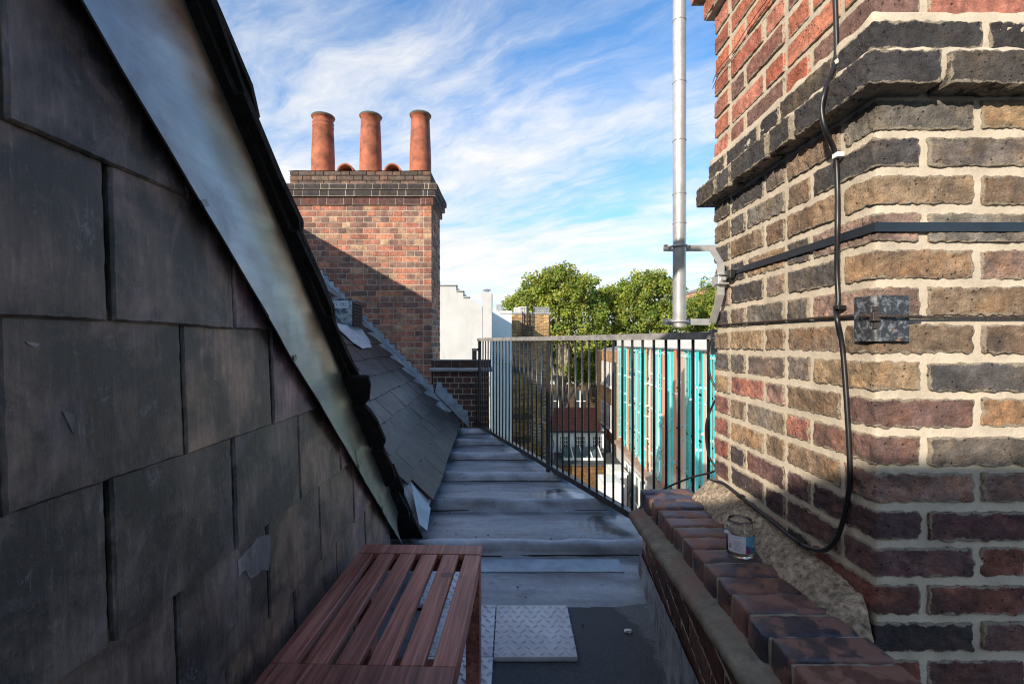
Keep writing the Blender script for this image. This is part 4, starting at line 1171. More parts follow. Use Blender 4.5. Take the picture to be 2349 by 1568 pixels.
# flat strap
zst = 0.2235
mb = MB()
def band(path, z0, z1, th, mb):
    for (a, b, n) in path:
        a = np.array(a); b = np.array(b); n = np.array(n) * th
        mb.prism([(a[0], a[1], z0), (b[0], b[1], z0), (b[0], b[1], z1), (a[0], a[1], z1)], (n[0], n[1], 0))
band([((XS - .003, 1.53), (XS - .003, YS - .0045), (-1, 0)), ((XS - .0045, YS - .003), (XE, YS - .003), (0, -1))], zst - 0.0085, zst + 0.0095, 0.0022, mb)
st = mb.build('strap', MAT['strap'], None); tag(st, 'flat blue black strap wrapped tight round the brick stack', 'strap')
# wire rope round the stack
mb = MB()
for ph in range(3):
    pts = []
    path = [(XS - .006, 1.66), (XS - .006, 0.99), (XS - .022, 0.945), (XS - .008, YS - .018), (XS + .04, YS - .024), (XS + .075, YS - .018), (XS + .14, YS - .006), (XE, YS - .006)]
    zz_ = [0.0585, 0.0545, 0.051, 0.050, 0.049, 0.049, 0.048, 0.0455]
    pf = fillet([(a, b, c) for (a, b), c in zip(path, zz_)], 40)
    dist = np.concatenate([[0], np.cumsum(np.linalg.norm(np.diff(pf, axis=0), axis=1))])
    tt = np.linspace(0, dist[-1], 520); pf = np.stack([np.interp(tt, dist, pf[:, k]) for k in range(3)], 1)
    an = tt / 0.022 * 2 * math.pi + ph * 2 * math.pi / 3
    pf[:, 2] += 0.0015 * np.cos(an); off = 0.0015 * np.sin(an)
    pf[:, 0] += off * 0.7; pf[:, 1] += off * 0.7
    mb.tube(pf, 0.0016, 6)
tag(mb.build('wire_rope', MAT['rope'], None, smooth=True), 'rusty twisted wire rope stretched round the brick stack', 'wire rope')
# bent corner plate
m_, t_ = newmat('flaking_black_paint')
n_ = t_.noise(t_.pos, 85, 8, 0.75, 0.5); n2_ = t_.noise(t_.pos, 30, 5, 0.6)
c_ = t_.mix(t_.math('MULTIPLY', t_.ramp(n_, [(0.50, 0.0), (0.60, 1.0)]), 0.75), (0.030, 0.032, 0.036, 1), (0.22, 0.23, 0.25, 1))
c_ = t_.mix(t_.ramp(n2_, [(0.66, 0.0), (0.70, 1.0)]), c_, (0.24, 0.12, 0.055, 1))
setb(t_, col=c_, rough=0.4, spec=0.5, normal=bump(t_, n_, 0.4, 0.002))
plb = empty('corner_plate', (XS, YS, 0.0), 'bent black metal plate with flaking paint hooked over the corner of the brick stack', 'plate')
mb = MB(); zb_, zt_ = 0.0015, 0.0905; off = 0.012
outer = [(XS - off, 0.972), (XS - off, YS - off + 0.012)] + [(XS - off + 0.012 - 0.012 * math.cos(a), YS - off + 0.012 - 0.012 * math.sin(a)) for a in np.linspace(0, math.pi / 2, 7)] + [(XS + 0.056, YS - off)]
V = []; npo = len(outer)
inn = [(XS - off + .004, 0.972), (XS - off + .004, YS - off + 0.012)] + [(XS - off + 0.012 - 0.008 * math.cos(a), YS - off + 0.012 - 0.008 * math.sin(a)) for a in np.linspace(0, math.pi / 2, 7)] + [(XS + 0.056, YS - off + .004)]
mb.prism([(a, b, zb_) for a, b in outer + inn[::-1]], (0, 0, zt_ - zb_))
mb.build('plate', m_, plb)
mb = MB(); q = (XS - off, YS - off)
mb.rbox((q[0] - .006, q[1] - .006, 0.040), (q[0] + .009, q[1] + .006, 0.058), (3, 3, 3), 0.002)
mb.box((q[0] - .0005, q[1] - 0.0008, 0.026), (q[0] + .008, q[1] + 0.004, 0.037)); mb.box((q[0] - .0005, q[1] - 0.0008, 0.060), (q[0] + .008, q[1] + 0.004, 0.069))
mb.build('hook', MAT['rope'], plb)

# mast and its brackets
PXm, PYm = 0.652, 1.85
mast = empty('mast', (PXm, PYm, 0.05), 'galvanised steel pole bracketed to the far edge of the brick stack', 'pole')
mb = MB(); mb.lathe([(0.0, 0.0575), (0.0245, 0.0575), (0.0250, 0.06), (0.0250, 1.70), (0.0, 1.70)], (PXm, PYm, 0), 28); mb.build('tube', MAT['steel'], mast, angle=40)
for py in (50, 191, 324, 446, 513):
    z_ = (CY - py) * PYm / F
    mb = MB(); mb.lathe([(0.0249, z_ - .003), (0.0262, z_ - .002), (0.0262, z_ + .002), (0.0249, z_ + .003)], (PXm, PYm, 0), 28); mb.build('joint_ring', MAT['grey_metal'], mast, smooth=True)
brk = empty('bracket', (XS, 1.6, 0.05), 'cranked galvanised bracket holding the pole off the brick stack', 'bracket')
for py, xr in ((569.5, 1614), (738, 1600)):
    mb = MB()
    z_ = (CY - py) * 1.885 / F; x0 = P(1521 if py < 600 else 1519, 0, 1.885)[0]; x1 = P(xr, 0, 1.885)[0] + 0.05
    mb.box((x0, 1.881, z_ - 0.0125), (x1, 1.885, z_ + 0.0125)); mb.box((x0, 1.865, z_ + (0.0085 if py < 600 else -0.0125)), (x0 + 0.012, 1.881, z_ + (0.0125 if py < 600 else -0.0085)))
    mb.build('cross_bar', MAT['steel'], brk)
xa = 0.684
for path in ([(1628, 563), (1653, 604), (1653, 630)], [(1653, 646), (1653, 676), (1634, 740)]):
    mb = MB(); mb.bar([PX(a, b, xa) for a, b in path], (0.0118, 0, 0), (0, 0.004, 0.001))
    mb.build('arm', MAT['steel'], brk)
mb = MB(); cq = PX(1656, 638, 0.690)
mb.rbox((0.672, cq[1] - .012, cq[2] - .026), (0.700, cq[1] + .04, cq[2] + .010), (3, 3, 3), 0.003); mb.rbox((0.668, cq[1] - .022, cq[2] - .022), (0.704, cq[1] + .012, cq[2] - .016), (3, 3, 3), 0.002); mb.rbox((0.668, cq[1] - .022, cq[2] + .008), (0.704, cq[1] + .012, cq[2] + .013), (3, 3, 3), 0.002)
mb.tube([(0.684, cq[1] - .03, cq[2] - .005), (0.684, cq[1] + .05, cq[2] - .005)], 0.006, 8)
mb.build('clamp', MAT['steel'], brk)
mb = MB(); mb.rbox((0.688, 1.500, zst - 0.020), (0.706, 1.535, zst + 0.006), (3, 3, 3), 0.003); mb.build('buckle', MAT['plastic_black'], brk)
for z_ in (0.3715, 0.0798):
    mb = MB(); pts = [(PXm - .031, 1.890, z_), (PXm - .031, PYm, z_)] + [(PXm - 0.031 * math.cos(a), PYm - 0.031 * math.sin(a), z_) for a in np.linspace(0.2, math.pi - 0.2, 14)] + [(PXm + .031, PYm, z_), (PXm + .031, 1.890, z_)]
    mb.tube(pts, 0.0038, 8); mb.build('u_bolt', MAT['steel'], brk, smooth=True)

# ------------------------------------------------------------------ glass jar
jq = PZ(1697, 1271, -0.550); jr = 0.0335
jar = empty('glass_jar', (jq[0], jq[1], -0.5495), 'open glass jar with a torn white and blue label standing on the dark coping bricks', 'jar')
mg, tg = newmat('clear_glass'); setb(tg, col=(0.985, 1.0, 0.995, 1), rough=0.0, trans=1.0, ior=1.45)
mb = MB(); H_ = 0.092; o_ = (jq[0], jq[1], -0.5490)
prof = [(0.0, 0.0), (jr * .86, 0.0), (jr * .97, .003), (jr, .009), (jr, H_ * .70), (jr * .97, H_ * .765), (jr * .885, H_ * .81), (jr * .885, H_ * .83), (jr * .92, H_ * .845), (jr * .885, H_ * .86), (jr * .885, H_ * .89), (jr * .92, H_ * .905), (jr * .885, H_ * .92), (jr * .885, H_ * .98), (jr * .85, H_), (jr * .80, H_ * .985), (jr * .80, H_ * .82), (jr * .91, H_ * .75), (jr * .925, H_ * .68), (jr * .925, .012), (jr * .85, .007), (0, .006)]
mb.lathe(prof, o_, 40); mb.build('glass', mg, jar, smooth=True)
ml, tl = newmat('jar_label')
lc = attr(tl); setb(tl, col=lc, rough=0.55)
mb = MB(); n = 48; a0, a1 = math.radians(190), math.radians(330); nzl = 22
V = []; cols = []
for i in range(n + 1):
    a = a0 + (a1 - a0) * i / n; f_ = i / n
    for j in range(nzl + 1):
        z_ = H_ * (.17 + .46 * j / nzl); q = j / nzl
        if i < 6: z_ += 0.006 * (1 - i / 6) * q
        V.append((o_[0] + (jr + .0005) * math.cos(a), o_[1] + (jr + .0005) * math.sin(a), o_[2] + z_))
        if f_ < 0.56: c = S(214, 208, 218)
        else:
            c = np.array(S(96, 160, 190)) * (1 - q * 0.1) if q > 0.45 else np.array(S(60, 120, 150))
            if q < 0.33 and f_ < 0.70: c = S(128, 52, 110)
            if 0.28 < q < 0.5 and abs(f_ - 0.60) < 0.02: c = S(40, 40, 70)
        cols.append(tuple(c)[:3])
f = []
for i in range(n):
    for j in range(nzl): f.append((i * (nzl + 1) + j, (i + 1) * (nzl + 1) + j, (i + 1) * (nzl + 1) + j + 1, i * (nzl + 1) + j + 1))
mb.add(V, f, np.array(cols)); lab = mb.build('label', ml, jar, smooth=True)
mb = MB(); rr = jr + .0009
def strip(f0, f1, z0, z1, c):
    V = []; m = 8
    for i in range(m + 1):
        a = a0 + (a1 - a0) * (f0 + (f1 - f0) * i / m)
        V += [(o_[0] + rr * math.cos(a), o_[1] + rr * math.sin(a), o_[2] + z0), (o_[0] + rr * math.cos(a), o_[1] + rr * math.sin(a), o_[2] + z1)]
    mb.add(V, [(2 * i, 2 * i + 2, 2 * i + 3, 2 * i + 1) for i in range(m)], c)
for i in range(9):
    z_ = H_ * (.22 + .032 * i); strip(0.20 + 0.03 * (i % 2), 0.50 - 0.05 * (i % 3), z_, z_ + 0.0008, (0.22, 0.22, 0.26))
for i in range(6): strip(0.05, 0.13, H_ * (.26 + .022 * i), H_ * (.26 + .022 * i) + 0.0009, (0.05, 0.05, 0.06))
strip(0.2, 0.42, H_ * .57, H_ * .59, (0.25, 0.5, 0.6)); strip(0.74, 0.9, H_ * .34, H_ * .355, (0.6, 0.75, 0.8)); strip(0.74, 0.88, H_ * .37, H_ * .385, (0.6, 0.75, 0.8))
mb.build('print', ml, lab)
mb = MB(); a = a0 + 0.05; b = o_[0] + jr * math.cos(a); b2 = o_[1] + jr * math.sin(a)
mb.grid([(b + .003, b2 - .001, o_[2] + .062), (b - .004, b2, o_[2] + .066), (b - .011, b2 + .001, o_[2] + .067), (b + .006, b2 - .004, o_[2] + .053), (b - .003, b2 - .001, o_[2] + .0575), (b - .012, b2 - .001, o_[2] + .0595)], 2, 3, S(200, 205, 212)[:3]); mb.build('torn_flap', ml, lab)

# ------------------------------------------------------------------ buildings in the yard behind
GZ = -9.5
mb = MB(); mb.grid([(-900, -300, GZ), (-900, 1500, GZ), (900, -300, GZ), (900, 1500, GZ)], 2, 2, flip=True)
gr = mb.build('ground', MAT['street'], None); tag(gr, kind='structure')

wb = empty('white_building', (-5, 22, GZ), 'tall blank white rendered party wall stepping down, with a white chimney shaft at its right', 'building')
mb = MB()
YW = 20.0
prof = [P(x, y, YW) for x, y in ((1000, 655), (1046, 657), (1046, 668), (1062, 670), (1062, 682), (1075, 683), (1087, 690), (1106, 702))]
poly = [(-9.0, YW, 2.42)] + [tuple(q) for q in prof] + [(prof[-1][0], YW, GZ), (-9.0, YW, GZ)]
mb.prism(poly, (0, 5.2, 0)); mb.build('wall', MAT['white_wall'], wb)
mb = MB()
for (xa_, ya), (xb_, yb) in (((985, 654.5), (1047, 656)), ((1046, 667.5), (1063, 669)), ((1062, 681.5), (1076, 682.5))):
    q0, q1 = P(xa_, ya, YW), P(xb_, yb, YW); mb.box((q0[0], YW - .06, q0[2] - .02), (q1[0], YW + .5, q0[2] + .035))
mb.build('coping', MAT['grey_metal'], wb)
mb = MB(); q0, q1 = P(1104, 672, 20.3), P(1128, 672, 20.3)
mb.box((q0[0], 20.02, GZ), (q1[0], 20.9, q0[2])); shaft = mb.build('chimney', MAT['white_wall'], wb)
mb = MB(); cx_ = (q0[0] + q1[0]) / 2; mb.lathe([(0.09, 0), (0.09, .02), (0.0, .02)], (cx_, 20.4, q0[2]), 12)
mb.lathe([(0.19, .12), (0.16, .15), (0.08, .18), (0.0, .19)], (cx_, 20.4, q0[2]), 16); mb.lathe([(0.19, .12), (0.0, .13)], (cx_, 20.4, q0[2]), 16)
for a in range(4): mb.tube([(cx_ + .08 * math.cos(a * 1.57 + .4), 20.4 + .08 * math.sin(a * 1.57 + .4), q0[2]), (cx_ + .09 * math.cos(a * 1.57 + .4), 20.4 + .09 * math.sin(a * 1.57 + .4), q0[2] + .13)], .012, 5)
mb.build('cowl', MAT['grey_metal'], shaft)
mb = MB(); YBl = 24.0; q0, q1 = P(1120, 713, YBl), P(1173, 713, YBl)
mb.prism([(q0[0], YBl, P(0, 700, YBl)[2]), (P(1150, 0, YBl)[0], YBl, P(0, 718, YBl)[2]), (q1[0], YBl, P(0, 718, YBl)[2]), (q1[0], YBl, GZ), (q0[0], YBl, GZ)], (0, 2.5, 0))
mb.build('shade_blue_wall', MAT['shade_blue_wall'], wb)
mb = MB(); mb.box((P(1146, 0, YBl)[0], YBl - .05, P(0, 720, YBl)[2]), (q1[0] + .02, YBl + .3, P(0, 712, YBl)[2])); mb.build('parapet', MAT['white_wall'], wb)
mb = MB(); mb.box((P(1138, 0, 24.6)[0], 24.6, 1.3), (P(1150, 0, 24.6)[0], 24.9, P(0, 698, 24.6)[2])); mb.build('flue_box', MAT['grey_metal'], wb)
mb = MB()
for (xa_, ya, yb, w_) in ((1152, 830, 858, .12),): 
    q = P(xa_, ya, YBl); mb.tube([(q[0] - .35, YBl - .12, q[2]), (q[0] + .3, YBl - .12, q[2]), (q[0] + .42, YBl - .12, q[2] + .2)], .05, 8)
mb.build('pipe', MAT['white_paint'], wb)

tw = empty('brick_tower', (1.1, 28, GZ), 'narrow yellow brown brick tower with an iron ladder, left of the trees', 'tower')
YT = 27.0; tx0, tx1 = P(1173, 0, YT)[0], P(1262, 0, YT)[0]; tz = P(0, 720, YT)[2]
MAT['tower'] = mat_wallbrick('sooty_yellow_brick', S(196, 160, 112), S(128, 104, 78), S(90, 78, 66), 0.24, 0.085, dirt=0.55)
mb = MB(); mb.box((tx0, YT, GZ), (tx1, YT + 3, tz)); mb.build('wall', MAT['tower'], tw)
mb = MB(); mb.box((tx0 - .03, YT - .05, tz + .002), (tx1 + .05, YT + 3.05, tz + .09)); mb.build('coping', MAT['grey_metal'], tw)
mb = MB(); mb.tube([(tx1 - .05, YT - .06, GZ), (tx1 - .05, YT - .06, tz - .1)], .045, 8); q = P(1209.5, 0, YT - .2)[0]; mb.tube([(q, YT - .2, P(0, 800, YT)[2]), (q, YT - .2, P(0, 697, YT)[2])], .055, 8)
mb.build('drainpipe', MAT['iron'], tw)
mb = MB()
for px in (1198, 1220): x_ = P(px, 0, YT)[0]; mb.tube([(x_, YT - .15, P(0, 800, YT)[2]), (x_, YT - .15, P(0, 716, YT)[2])], .035, 6)
for i in range(7): z_ = P(0, 725 + 10.5 * i, YT)[2]; mb.tube([(P(1198, 0, YT)[0], YT - .15, z_), (P(1220, 0, YT)[0], YT - .15, z_)], .022, 6)
mb.build('ladder', MAT['iron'], tw)
# platforms against the tower
for py in (842, 948, 1000):
    mb = MB()
    z_ = P(0, py, YT)[2]; mb.box((tx0 + .05, YT - .9, z_ - .18), (tx0 + 1.05, YT - .002, z_))
    for k in range(6): x_ = tx0 + .05 + k * .2; mb.tube([(x_, YT - .88, z_), (x_, YT - .88, z_ + .95)], .018, 5)
    mb.tube([(tx0 + .05, YT - .88, z_ + .95), (tx0 + 1.05, YT - .88, z_ + .95)], .025, 5)
    mb.build('landing', MAT['iron'], tw)
for (xa_, xb_, y_, dY, lb) in ((1178, 1188, 705, .9, 'small white air conditioning unit at the left on the brick tower'), (1188, 1211, 703.5, .3, 'larger white air conditioning unit beside the ladder on the brick tower')):
    a = empty('air_conditioner', (P((xa_ + xb_) / 2, 0, YT + dY)[0], YT + dY + .2, tz + .09), lb, 'air conditioner')
    x0, x1 = P(xa_, 0, YT + dY)[0], P(xb_, 0, YT + dY)[0]; z1 = P(0, y_, YT + dY)[2]
    mb = MB(); mb.rbox((x0, YT + dY, tz + .09), (x1, YT + dY + .4, z1), (3, 3, 3), .02); mb.build('casing', MAT['white_paint'], a)
    mb = MB(); xg = x0 + (x1 - x0) * .2
    mb.box((xg, YT + dY - .01, tz + .12), (x1 - .05, YT + dY - .002, z1 - .04)); g = mb.build('fan_opening', MAT['dark'], a)
    mb = MB()
    for k in range(5): x_ = xg + (x1 - .05 - xg) * k / 4; mb.box((x_ - .008, YT + dY - .022, tz + .12), (x_ + .008, YT + dY - .012, z1 - .04))
    for k in range(5): z_ = tz + .12 + (z1 - tz - .16) * k / 4; mb.box((xg, YT + dY - .030, z_ - .008), (x1 - .05, YT + dY - .023, z_ + .008))
    mb.build('grille', MAT['white_paint'], g)
mb = MB(); x0, x1 = P(1223, 0, YT + .3)[0], P(1259, 0, YT + .3)[0]; z1 = P(0, 705, YT + .3)[2]
for k in range(15):
    x_ = x0 + (x1 - x0) * k / 14; mb.tube([(x_, YT + .3, tz + .1), (min(x_ + .18, x1), YT + .3, z1)], .012, 4); mb.tube([(x_, YT + .31, tz + .1), (max(x_ - .18, x0), YT + .31, z1)], .012, 4)
for z_ in (tz + .1, (tz + z1) / 2 + .03, z1): mb.box((x0, YT + .29, z_ - .02), (x1, YT + .32, z_ + .02))
tag(mb.build('mesh_fence', MAT['grey_metal'], None), 'short grey wire mesh fence along the top of the brick tower', 'fence')
# spiral stair
ss = empty('spiral_stair', (tx1 - .45, YT - .7, GZ), 'slender iron spiral stair winding up in front of the brick tower', 'staircase')
sx_, sy_ = P(1244, 0, 26.2)[0], 26.2
mb = MB(); mb.tube([(sx_, sy_, GZ), (sx_, sy_, P(0, 835, 26.2)[2] + .9)], .05, 8); mb.build('pole', MAT['iron'], ss)
mb = MB(); hp = []; z_ = GZ + .2; a = 0.0; ztop = P(0, 835, 26.2)[2]
while z_ < ztop:
    c1, s1, c2, s2 = math.cos(a), math.sin(a), math.cos(a + .42), math.sin(a + .42); r_ = .62
    mb.prism([(sx_, sy_, z_), (sx_ + r_ * c1, sy_ + r_ * s1, z_), (sx_ + r_ * c2, sy_ + r_ * s2, z_)], (0, 0, .04))
    mb.tube([(sx_ + r_ * c1, sy_ + r_ * s1, z_), (sx_ + r_ * c1, sy_ + r_ * s1, z_ + .9)], .012, 4)
    hp.append((sx_ + r_ * c1, sy_ + r_ * s1, z_ + .9)); z_ += .19; a += .42
mb.build('steps', MAT['grey_metal'], ss)
mb = MB(); mb.tube(hp, .02, 5); mb.build('handrail', MAT['iron'], ss)

# low white house with red roof
YL = 28.0
lh = empty('white_house', (3.9, 30, GZ), 'low white house with a red tiled roof and three barred windows, beyond the railing', 'house')
lx0, lx1 = tx1 + .01, P(1389, 0, YL)[0]; ze = P(0, 986, YL)[2]
mb = MB(); mb.box((lx0, YL, GZ), (lx1, YL + 4.4, ze)); mb.build('wall', simple('shade_tinted_white_render', (0.66, 0.70, 0.76, 1), 0.8, 0, 0.05, 1.5), lh)  # white wall with the blue of its shade mixed into the colour
m_, t_ = newmat('red_roof_tile')
sp = t_.new('ShaderNodeSeparateXYZ', {0: t_.pos})
vec = t_.new('ShaderNodeCombineXYZ', {0: sp.outputs[0], 1: t_.math('ADD', sp.outputs[1], sp.outputs[2]), 2: 0.0}).outputs[0]
br = t_.new('ShaderNodeTexBrick', {'Vector': vec, 'Scale': 1.0, 'Color1': (0.29, 0.085, 0.055, 1), 'Color2': (0.20, 0.06, 0.045, 1), 'Mortar': (0.07, 0.03, 0.025, 1), 'Mortar Size': 0.018, 'Brick Width': 0.22, 'Row Height': 0.20})
setb(t_, col=br.outputs['Color'], rough=0.85)
rz = -4.15; mb = MB()
mb.prism([(lx0, YL - .18, ze - .02), (lx0, YL + 2.1, rz), (lx0, YL + 4.6, ze - .02)], (lx1 - .0 - lx0 - .25, 0, 0)); mb.build('roof', m_, lh)
mb = MB(); mb.tube([(lx0, YL - .24, ze - .05), (lx1, YL - .24, ze - .05)], .06, 8); mb.build('gutter', MAT['iron'], lh)
for xa_, xb_ in ((1295, 1309.5), (1322, 1336.5), (1359, 1374)):
    x0, x1 = P(1286.5 + (xa_ - 1295), 0, YL)[0], P(1286.5 + (xa_ - 1295) + 19, 0, YL)[0]
    px0 = {1295: 1285, 1322: 1322, 1359: 1360}[xa_]; x0, x1 = P(px0, 0, YL)[0], P(px0 + 19.5, 0, YL)[0]
    z0_, z1_ = P(0, 1034, YL)[2], P(0, 1000, YL)[2]
    mb = MB(); mb.box((x0, YL - .012, z0_), (x1, YL - .002, z1_)); wn = mb.build('window', MAT['window'], lh)
    mb = MB()
    for k in range(4): x_ = x0 + (x1 - x0) * (k + .5) / 4; mb.box((x_ - .014, YL - .05, z0_), (x_ + .014, YL - .02, z1_ + .02))
    for k in range(5): z_ = z0_ + (z1_ - z0_) * k / 4; mb.box((x0 - .03, YL - .055, z_ - .014), (x1 + .03, YL - .051, z_ + .014))
    mb.box((x0 - .05, YL - .08, z0_ - .07), (x1 + .05, YL - .015, z0_ - .017))
    mb.build('bars', MAT['white_paint'], wn)
# flat roof in front of it with skylight
fr_ = empty('flat_roofed_annex', (3.8, 26.5, GZ), 'brick annex with dark flat roof and sloping skylight before the white house', 'building')
za = P(0, 1037, YL)[2]; mb = MB(); mb.box((lx0 - 1.2, 25.3, GZ), (lx1 + .35, 27.998, za - .06)); mb.build('wall', mat_wallbrick('brown_brick', S(128, 96, 60), S(90, 66, 46), S(80, 70, 56)), fr_)
mb = MB(); mb.box((lx0 - 1.25, 25.2, za - .058), (lx1 + .4, 27.996, za)); mb.build('roof', MAT['grey_roof'], fr_)
mb = MB(); x0, x1 = P(1292, 0, 26.5)[0], P(1379, 0, 26.5)[0]
mb.prism([(x0, 26.2, za + .02), (x0, 27.6, za + .42), (x0, 27.6, za + .02)], (x1 - x0, 0, 0)); sk = mb.build('skylight', glassdark('skylight_glass', (0.10, 0.14, 0.15, 1)), fr_)
mb = MB()
for k in range(5): x_ = x0 + (x1 - x0) * k / 4; mb.bar([(x_, 26.17, za + .035), (x_, 27.62, za + .455)], (.03, 0, 0), (0, 0, .03))
mb.box((x0 - .03, 26.10, za + .01), (x1 + .03, 26.165, za + .13)); mb.build('glazing_bars', MAT['white_paint'], sk)
for i, (xa_, xb_, yt, yb, Yq, lb) in enumerate(((1385, 1428, 1109, 1150, 20.0, 'small white rendered box nearest the railing foot'), (1404, 1437, 1082, 1125, 22.5, 'small white rendered box behind, against the glass building'))):
    mb = MB(); q0, q1 = P(xa_, yt, Yq), P(xb_, yb, Yq)
    sh = empty('rooflight_box', (q0[0] + .4, Yq + .5, GZ), lb, 'roof box')
    mb.box((q0[0], Yq, GZ), (q1[0], Yq + 1.5, q0[2] - .12)); mb.build('wall', MAT['white_paint'], sh)
    mb = MB(); mb.box((q0[0] - .06, Yq - .06, q0[2] - .118), (q1[0] + .06, Yq + 1.56, q0[2] - .03)); mb.box((q0[0] + .1, Yq + .1, q0[2] - .03), (q1[0] - .1, Yq + 1.4, q0[2])); mb.build('lid', MAT['white_paint'], sh)

# brick terrace running away behind the glass building
def fx(Y): return 5.877 + 0.033 * (Y - 25)
tb = empty('brick_terrace', (8, 30.5, GZ), 'sunlit brown brick terrace with white sash windows, left of the coloured glass building', 'building')
ztb = P(0, 802, 33.5)[2]; mb = MB(); mb.box((fx(30), 27.3, GZ), (12, 33.5, ztb)); mb.build('wall', mat_wallbrick('terrace_brick', S(190, 148, 108), S(150, 112, 80), S(150, 130, 104)), tb)
mb = MB(); mb.prism([(fx(30), 27.3, ztb + .002), (fx(30), 31.8, ztb + .002), (9, 31.8, ztb + .5), (9, 27.3, ztb + .5)], (0, 0, .1)); mb.build('roof', MAT['slate_roof'], tb)
for zr in (-2.7, -5.3, -7.6):
    for yw in (28.2, 29.6, 31.0):
        mb = MB(); mb.box((fx(30) - .02, yw, zr), (fx(30) - .003, yw + .75, zr + 1.45)); wn = mb.build('window', MAT['window'], tb)
        mb = MB(); 
        for k in (0, .34, .70): mb.box((fx(30) - .05, yw + k, zr), (fx(30) - .022, yw + k + .05, zr + 1.45))
        for k in (0, .7, 1.4): mb.box((fx(30) - .055, yw, zr + k), (fx(30) - .051, yw + .75, zr + k + .05))
        mb.box((fx(30) - .12, yw - .1, zr - .12), (fx(30) - .002, yw + .85, zr - .002)); mb.build('frame', MAT['white_paint'], wn)
mb = MB()
for yq in (27.9, 27.45): mb.tube([(fx(30) - .12, yq, GZ), (fx(30) - .12, yq, ztb - .6)], .06, 8)
mb.build('drainpipe', MAT['iron'], tb)

# building with coloured glass fins
gb = empty('glass_building', (7, 19, GZ), 'modern building screened with upright turquoise and orange glass fins, seen past the railing', 'building')
GY0, GY1 = 12.0, 26.8; zt_, zb_ = -0.25, -5.47
mb = MB(); mb.prism([(fx(GY0) + .55, GY0, GZ), (fx(GY1) + .55, GY1, GZ), (15, GY1, GZ), (15, GY0, GZ)], (0, 0, 9.3)); mb.build('wall', simple('pale_facade', (0.88, 0.88, 0.84, 1), 0.7, 0, 0.1, 0.7), gb)
mb = MB()
for z_ in (-1.75, -3.25, -4.75): mb.prism([(fx(GY0) + .535, GY0, z_), (fx(GY1) + .535, GY1, z_), (fx(GY1) + .549, GY1, z_), (fx(GY0) + .549, GY0, z_)], (0, 0, .07))
mb.build('floor_joint', MAT['dark'], gb)
yy = 10.8
while yy < 26.2:
    for zr in (-1.6, -3.1, -4.6):
        if R_.random() < 0.12:
            wd = R_.uniform(.5, 1.0); mb = MB(); mb.prism([(fx(yy) + .53, yy, zr - .02), (fx(yy + wd) + .53, yy + wd, zr - .02), (fx(yy + wd) + .547, yy + wd, zr - .02), (fx(yy) + .547, yy, zr - .02)], (0, 0, 1.1)); mb.build('window', MAT['window'], gb)
    yy += 1.55
def fin_mat(name, col, alpha, ):
    m, t = newmat(name); n = t.noise(t.mapping(t.pos, (1, 1, 0.3)), 1.2, 2)
    setb(t, col=t.mix(1.0, col, t.ramp(n, [(0.3, 0.85), (0.7, 1.15)]), 'MULTIPLY'), rough=0.12, spec=0.5)
    tr = t.new('ShaderNodeBsdfTransparent', {0: col[:3] + (1,)})
    mxs = t.new('ShaderNodeMixShader', {0: alpha, 1: tr.outputs[0], 2: t.b.outputs[0]}); t.l.new(mxs.outputs[0], t.o.inputs[0]); return m
FM = {'t': fin_mat('turquoise_glass', (0.10, 0.92, 0.94, 1), 0.66), 'd': fin_mat('deep_teal_glass', (0.12, 0.66, 0.70, 1), 0.62), 'o': fin_mat('orange_glass', (1.0, 0.40, 0.22, 1), 0.70), 's': fin_mat('salmon_glass', (1.0, 0.60, 0.50, 1), 0.66), 'c': fin_mat('clear_pale_glass', (0.90, 0.98, 0.95, 1), 0.55), 'g': fin_mat('grey_green_glass', (0.60, 0.80, 0.72, 1), 0.6)}
fix = MB(); yy = GY0; i = 0; band_ = MB()
rg = random.Random(21)
while yy < GY1 - .05:
    wd = rg.choice([.10, .14, .2, .26, .12]); c = 'ttctotdtcsttcotdtgtstcotdtcttso'[i % 31]; i += 1
    dx = rg.choice([0, .05, .10]); zb2 = zb_ + rg.choice([0, .0, .15, .3])
    mb = MB(); x0, x1 = fx(yy) + dx, fx(yy + wd) + dx
    mb.prism([(x0, yy, zb2), (x1, yy + wd - .01, zb2), (x1 + .016, yy + wd - .01, zb2), (x0 + .016, yy, zb2)], (0, 0, zt_ - rg.choice([0, 0, .1]) - zb2))
    mb.build('glass_fin', FM[c], gb)
    for j, z_ in enumerate((-.45, -1.35, -1.8, -2.75, -3.2, -4.15, -4.6, -5.3)):
        if rg.random() < .30: fix.box((x0 - .03, yy + wd * .1, z_ - .04 + .05 * (i % 2)), (x0 + .14, yy + wd * .6, z_ + .03 + .05 * (i % 2)))
    yy += wd + rg.choice([.004, .008, .02])
fx_ = fix.build('fixing', fin_mat('pale_teal_fitting', (0.55, 0.72, 0.72, 1), 0.85), gb); fx_['kind'] = 'stuff'
mb = MB(); mb.prism([(fx(GY0) - .02, GY0, zt_ + .04), (fx(GY1) - .02, GY1, zt_ + .04), (fx(GY1) + .02, GY1, zt_ + .04), (fx(GY0) + .02, GY0, zt_ + .04)], (0, 0, .50)); mb.build('top_band', simple('frosted_band', (0.66, 0.68, 0.68, 1), 0.4, 0, 0.1, 2.0), gb)
mb = MB(); mb.prism([(fx(GY0) - .05, GY0, zt_), (fx(GY1) - .05, GY1, zt_), (fx(GY1) + .50, GY1, zt_), (fx(GY0) + .50, GY0, zt_)], (0, 0, .035)); mb.build('top_rail', MAT['grey_metal'], gb)
